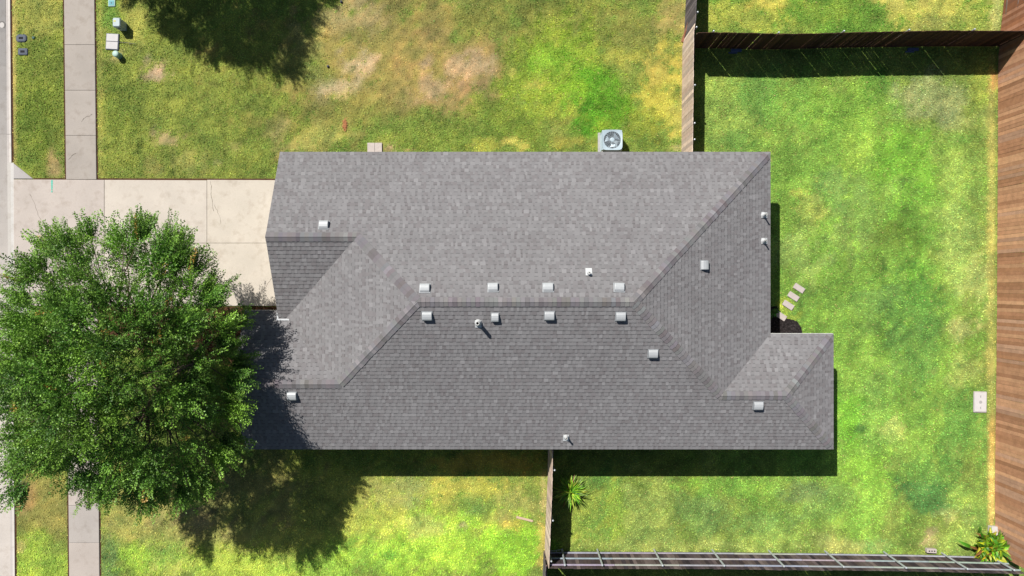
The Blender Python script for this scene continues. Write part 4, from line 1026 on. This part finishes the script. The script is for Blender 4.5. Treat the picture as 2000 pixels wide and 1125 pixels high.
for i, (a, b, zt, lb) in enumerate((((1333, 82), (1340, 52), .55, 'longer pinkish plank leaning on the fence near the top corner'), ((1337, 80), (1338, 66), .4, 'shorter orange plank leaning beside the longer one at the fence corner'))):
    a = Vector((*G(*a), .03)); b = Vector((*G(*b), zt)); mid = (a + b) / 2; d = (b - a); q = d.to_track_quat('X', 'Z').to_matrix()
    mb = MB(); mb.box(mid, (d.length, .12, .03), M=q); tag(mb.build('leaning_plank', pk), lb, 'plank')
bl = material('blue_grey_slab', cc((96, 116, 150)), rough=.6, n1=(10, .2))
for i, (px, py, wx) in enumerate(((1437, 99, .42), (1782, 97, .42))):
    X, Y = G(px, py); mb = MB(); mb.box((X, Y, .04), (wx, .11, .08), bevel=.01); mb.box((X - .12, Y - .09, .02), (wx * .8, .06, .03))
    tag(mb.build('garden_slab', bl), ('blue-grey slab in the shade at the left end of the long dark fence', 'blue-grey slab in the shade at the right end of the long dark fence')[i], 'slab')
X, Y = G(1093, 1071); mb = MB()   # wire frame leaning in the corner
for a, b in (((-.25, 0), (.25, .06)), ((-.25, -.1), (.25, -.04)), ((.25, .06), (.25, -.04)), ((-.25, 0), (-.25, -.1)), ((0, .03), (0, -.07))): mb.tube([(X - .15 + a[0], Y + a[1], .3), (X - .15 + b[0], Y + b[1], .3)], .008, 6)
for sx in (-.25, .25): mb.tube([(X - .15 + sx, Y - .05, 0), (X - .15 + sx, Y - .05, .3)], .008, 6)
tag(mb.build('wire_rack', galv), 'small metal wire rack in the shaded lower corner of the back yard', 'rack')

# ------------------------------------------------------------------ air conditioner
ax, ay, az = 196 * (HC - .82) / HC / 50, 289.5 * (HC - .82) / HC / 50, .82
acp = material('ac_paint', (.29, .36, .40), rough=.45, n1=(6, .06), n2=(60, .05), spec=.5)
acd = material('ac_coil', (.26, .31, .34), rough=.6, metal=.3)
ac = thing('air_conditioner', 'square pale blue-grey air conditioner with a round top fan beside the upper roof edge', 'air conditioner', (ax, ay, 0))
mb = MB(); mb.box((ax, ay - .05, .04), (.92, .95, .07), bevel=.01); mb.build('pad', material('grey_concrete_pad', (.3, .3, .29), rough=.9, n2=(120, .1)), ac)
mb = MB()
for sx in (-1, 1):
    for sy in (-1, 1): mb.box((ax + sx * .345, ay + sy * .345, .42), (.07, .07, .70), bevel=.015)
for k in range(13):
    z = .1 + k * .052; 
    for s in (-1, 1): mb.box((ax, ay + s * .372, z), (.66, .012, .012)); mb.box((ax + s * .372, ay, z), (.012, .66, .012))
mb.build('cabinet', acp, ac)
mb = MB(); mb.box((ax, ay, .41), (.70, .70, .66)) ; 
# open core so the fan well stays dark
mb = MB()
for s in (-1, 1): mb.box((ax, ay + s * .34, .42), (.66, .02, .68)); mb.box((ax + s * .34, ay, .42), (.02, .64, .68))
mb.box((ax, ay, .35), (.64, .64, .02)); mb.build('coil', acd, ac)
mb = MB(); n = 48; ro = .325
def rsq(t, hw=.385, rc=.07):
    c, s = math.cos(t), math.sin(t); p = 7
    k = hw / ((abs(c) ** p + abs(s) ** p) ** (1 / p)); return (k * c, k * s)
for k in range(n):
    t0, t1 = 2 * math.pi * k / n, 2 * math.pi * (k + 1) / n
    a0, a1 = rsq(t0), rsq(t1); i0_, i1_ = (ro * math.cos(t0), ro * math.sin(t0)), (ro * math.cos(t1), ro * math.sin(t1))
    f = lambda p, z: (ax + p[0], ay + p[1], z)
    mb.face([f(i0_, .80), f(a0, .815), f(a1, .815), f(i1_, .80)]); mb.face([f(a0, .815), f(a0, .75), f(a1, .75), f(a1, .815)]); mb.face([f(i0_, .80), f(i1_, .80), f(i1_, .66), f(i0_, .66)])
mb.build('top_cover', acp, ac)
mb = MB()
for r_ in [.05 + .0275 * i for i in range(11)]:
    pts = [(ax + r_ * math.cos(t), ay + r_ * math.sin(t), .80 + .03 * (1 - (r_ / .33) ** 2)) for t in [2 * math.pi * i / 36 for i in range(37)]]; mb.tube(pts, .0028, 4, cap=False)
for k in range(24):
    t = 2 * math.pi * k / 24; mb.tube([(ax + q * math.cos(t), ay + q * math.sin(t), .803 + .03 * (1 - (q / .33) ** 2)) for q in (.05, .15, .25, .325)], .003, 4, cap=False)
gr = mb.build('fan_grille', material('grille_wire', (.42, .48, .52), rough=.5, metal=.1), ac)
mb = MB(); mb.lathe((ax, ay, .79), [(.085, 0), (.085, .045), (.06, .056), (.005, .058)], 24); mb.build('fan_hub', acp, gr)
mb = MB()
for k in range(3):
    t = 2 * math.pi * k / 3 + .9
    for j in range(4):
        pass
    ps = []
    for j in range(6):
        q = j / 5; rr_ = .07 + .23 * q; wdt = .35 + .5 * q
        ps.append([(ax + rr_ * math.cos(t - wdt * .9), ay + rr_ * math.sin(t - wdt * .9), .70), (ax + rr_ * math.cos(t + wdt * .5), ay + rr_ * math.sin(t + wdt * .5), .745)])
    for j in range(5): mb.face([ps[j][0], ps[j + 1][0], ps[j + 1][1], ps[j][1]])
mb.build('fan_blade', material('fan_blade_metal', (.24, .30, .34), rough=.4, metal=.2, spec=.6), ac)
px_, py_ = G(1173, 283)
mb = MB(); mb.box((px_, py_ - .02, .3), (.03, .72, .56)); mb.build('side_panel', white, ac)
mb = MB(); mb.tube([(px_ + .05, py_ - .35, .05), (px_ + .05, py_ - .36, .5), (px_ + .12, py_ - .2, .45), (ax - .3, ay - .3, .3)], .02, 8); mb.build('line_set', acd, ac)
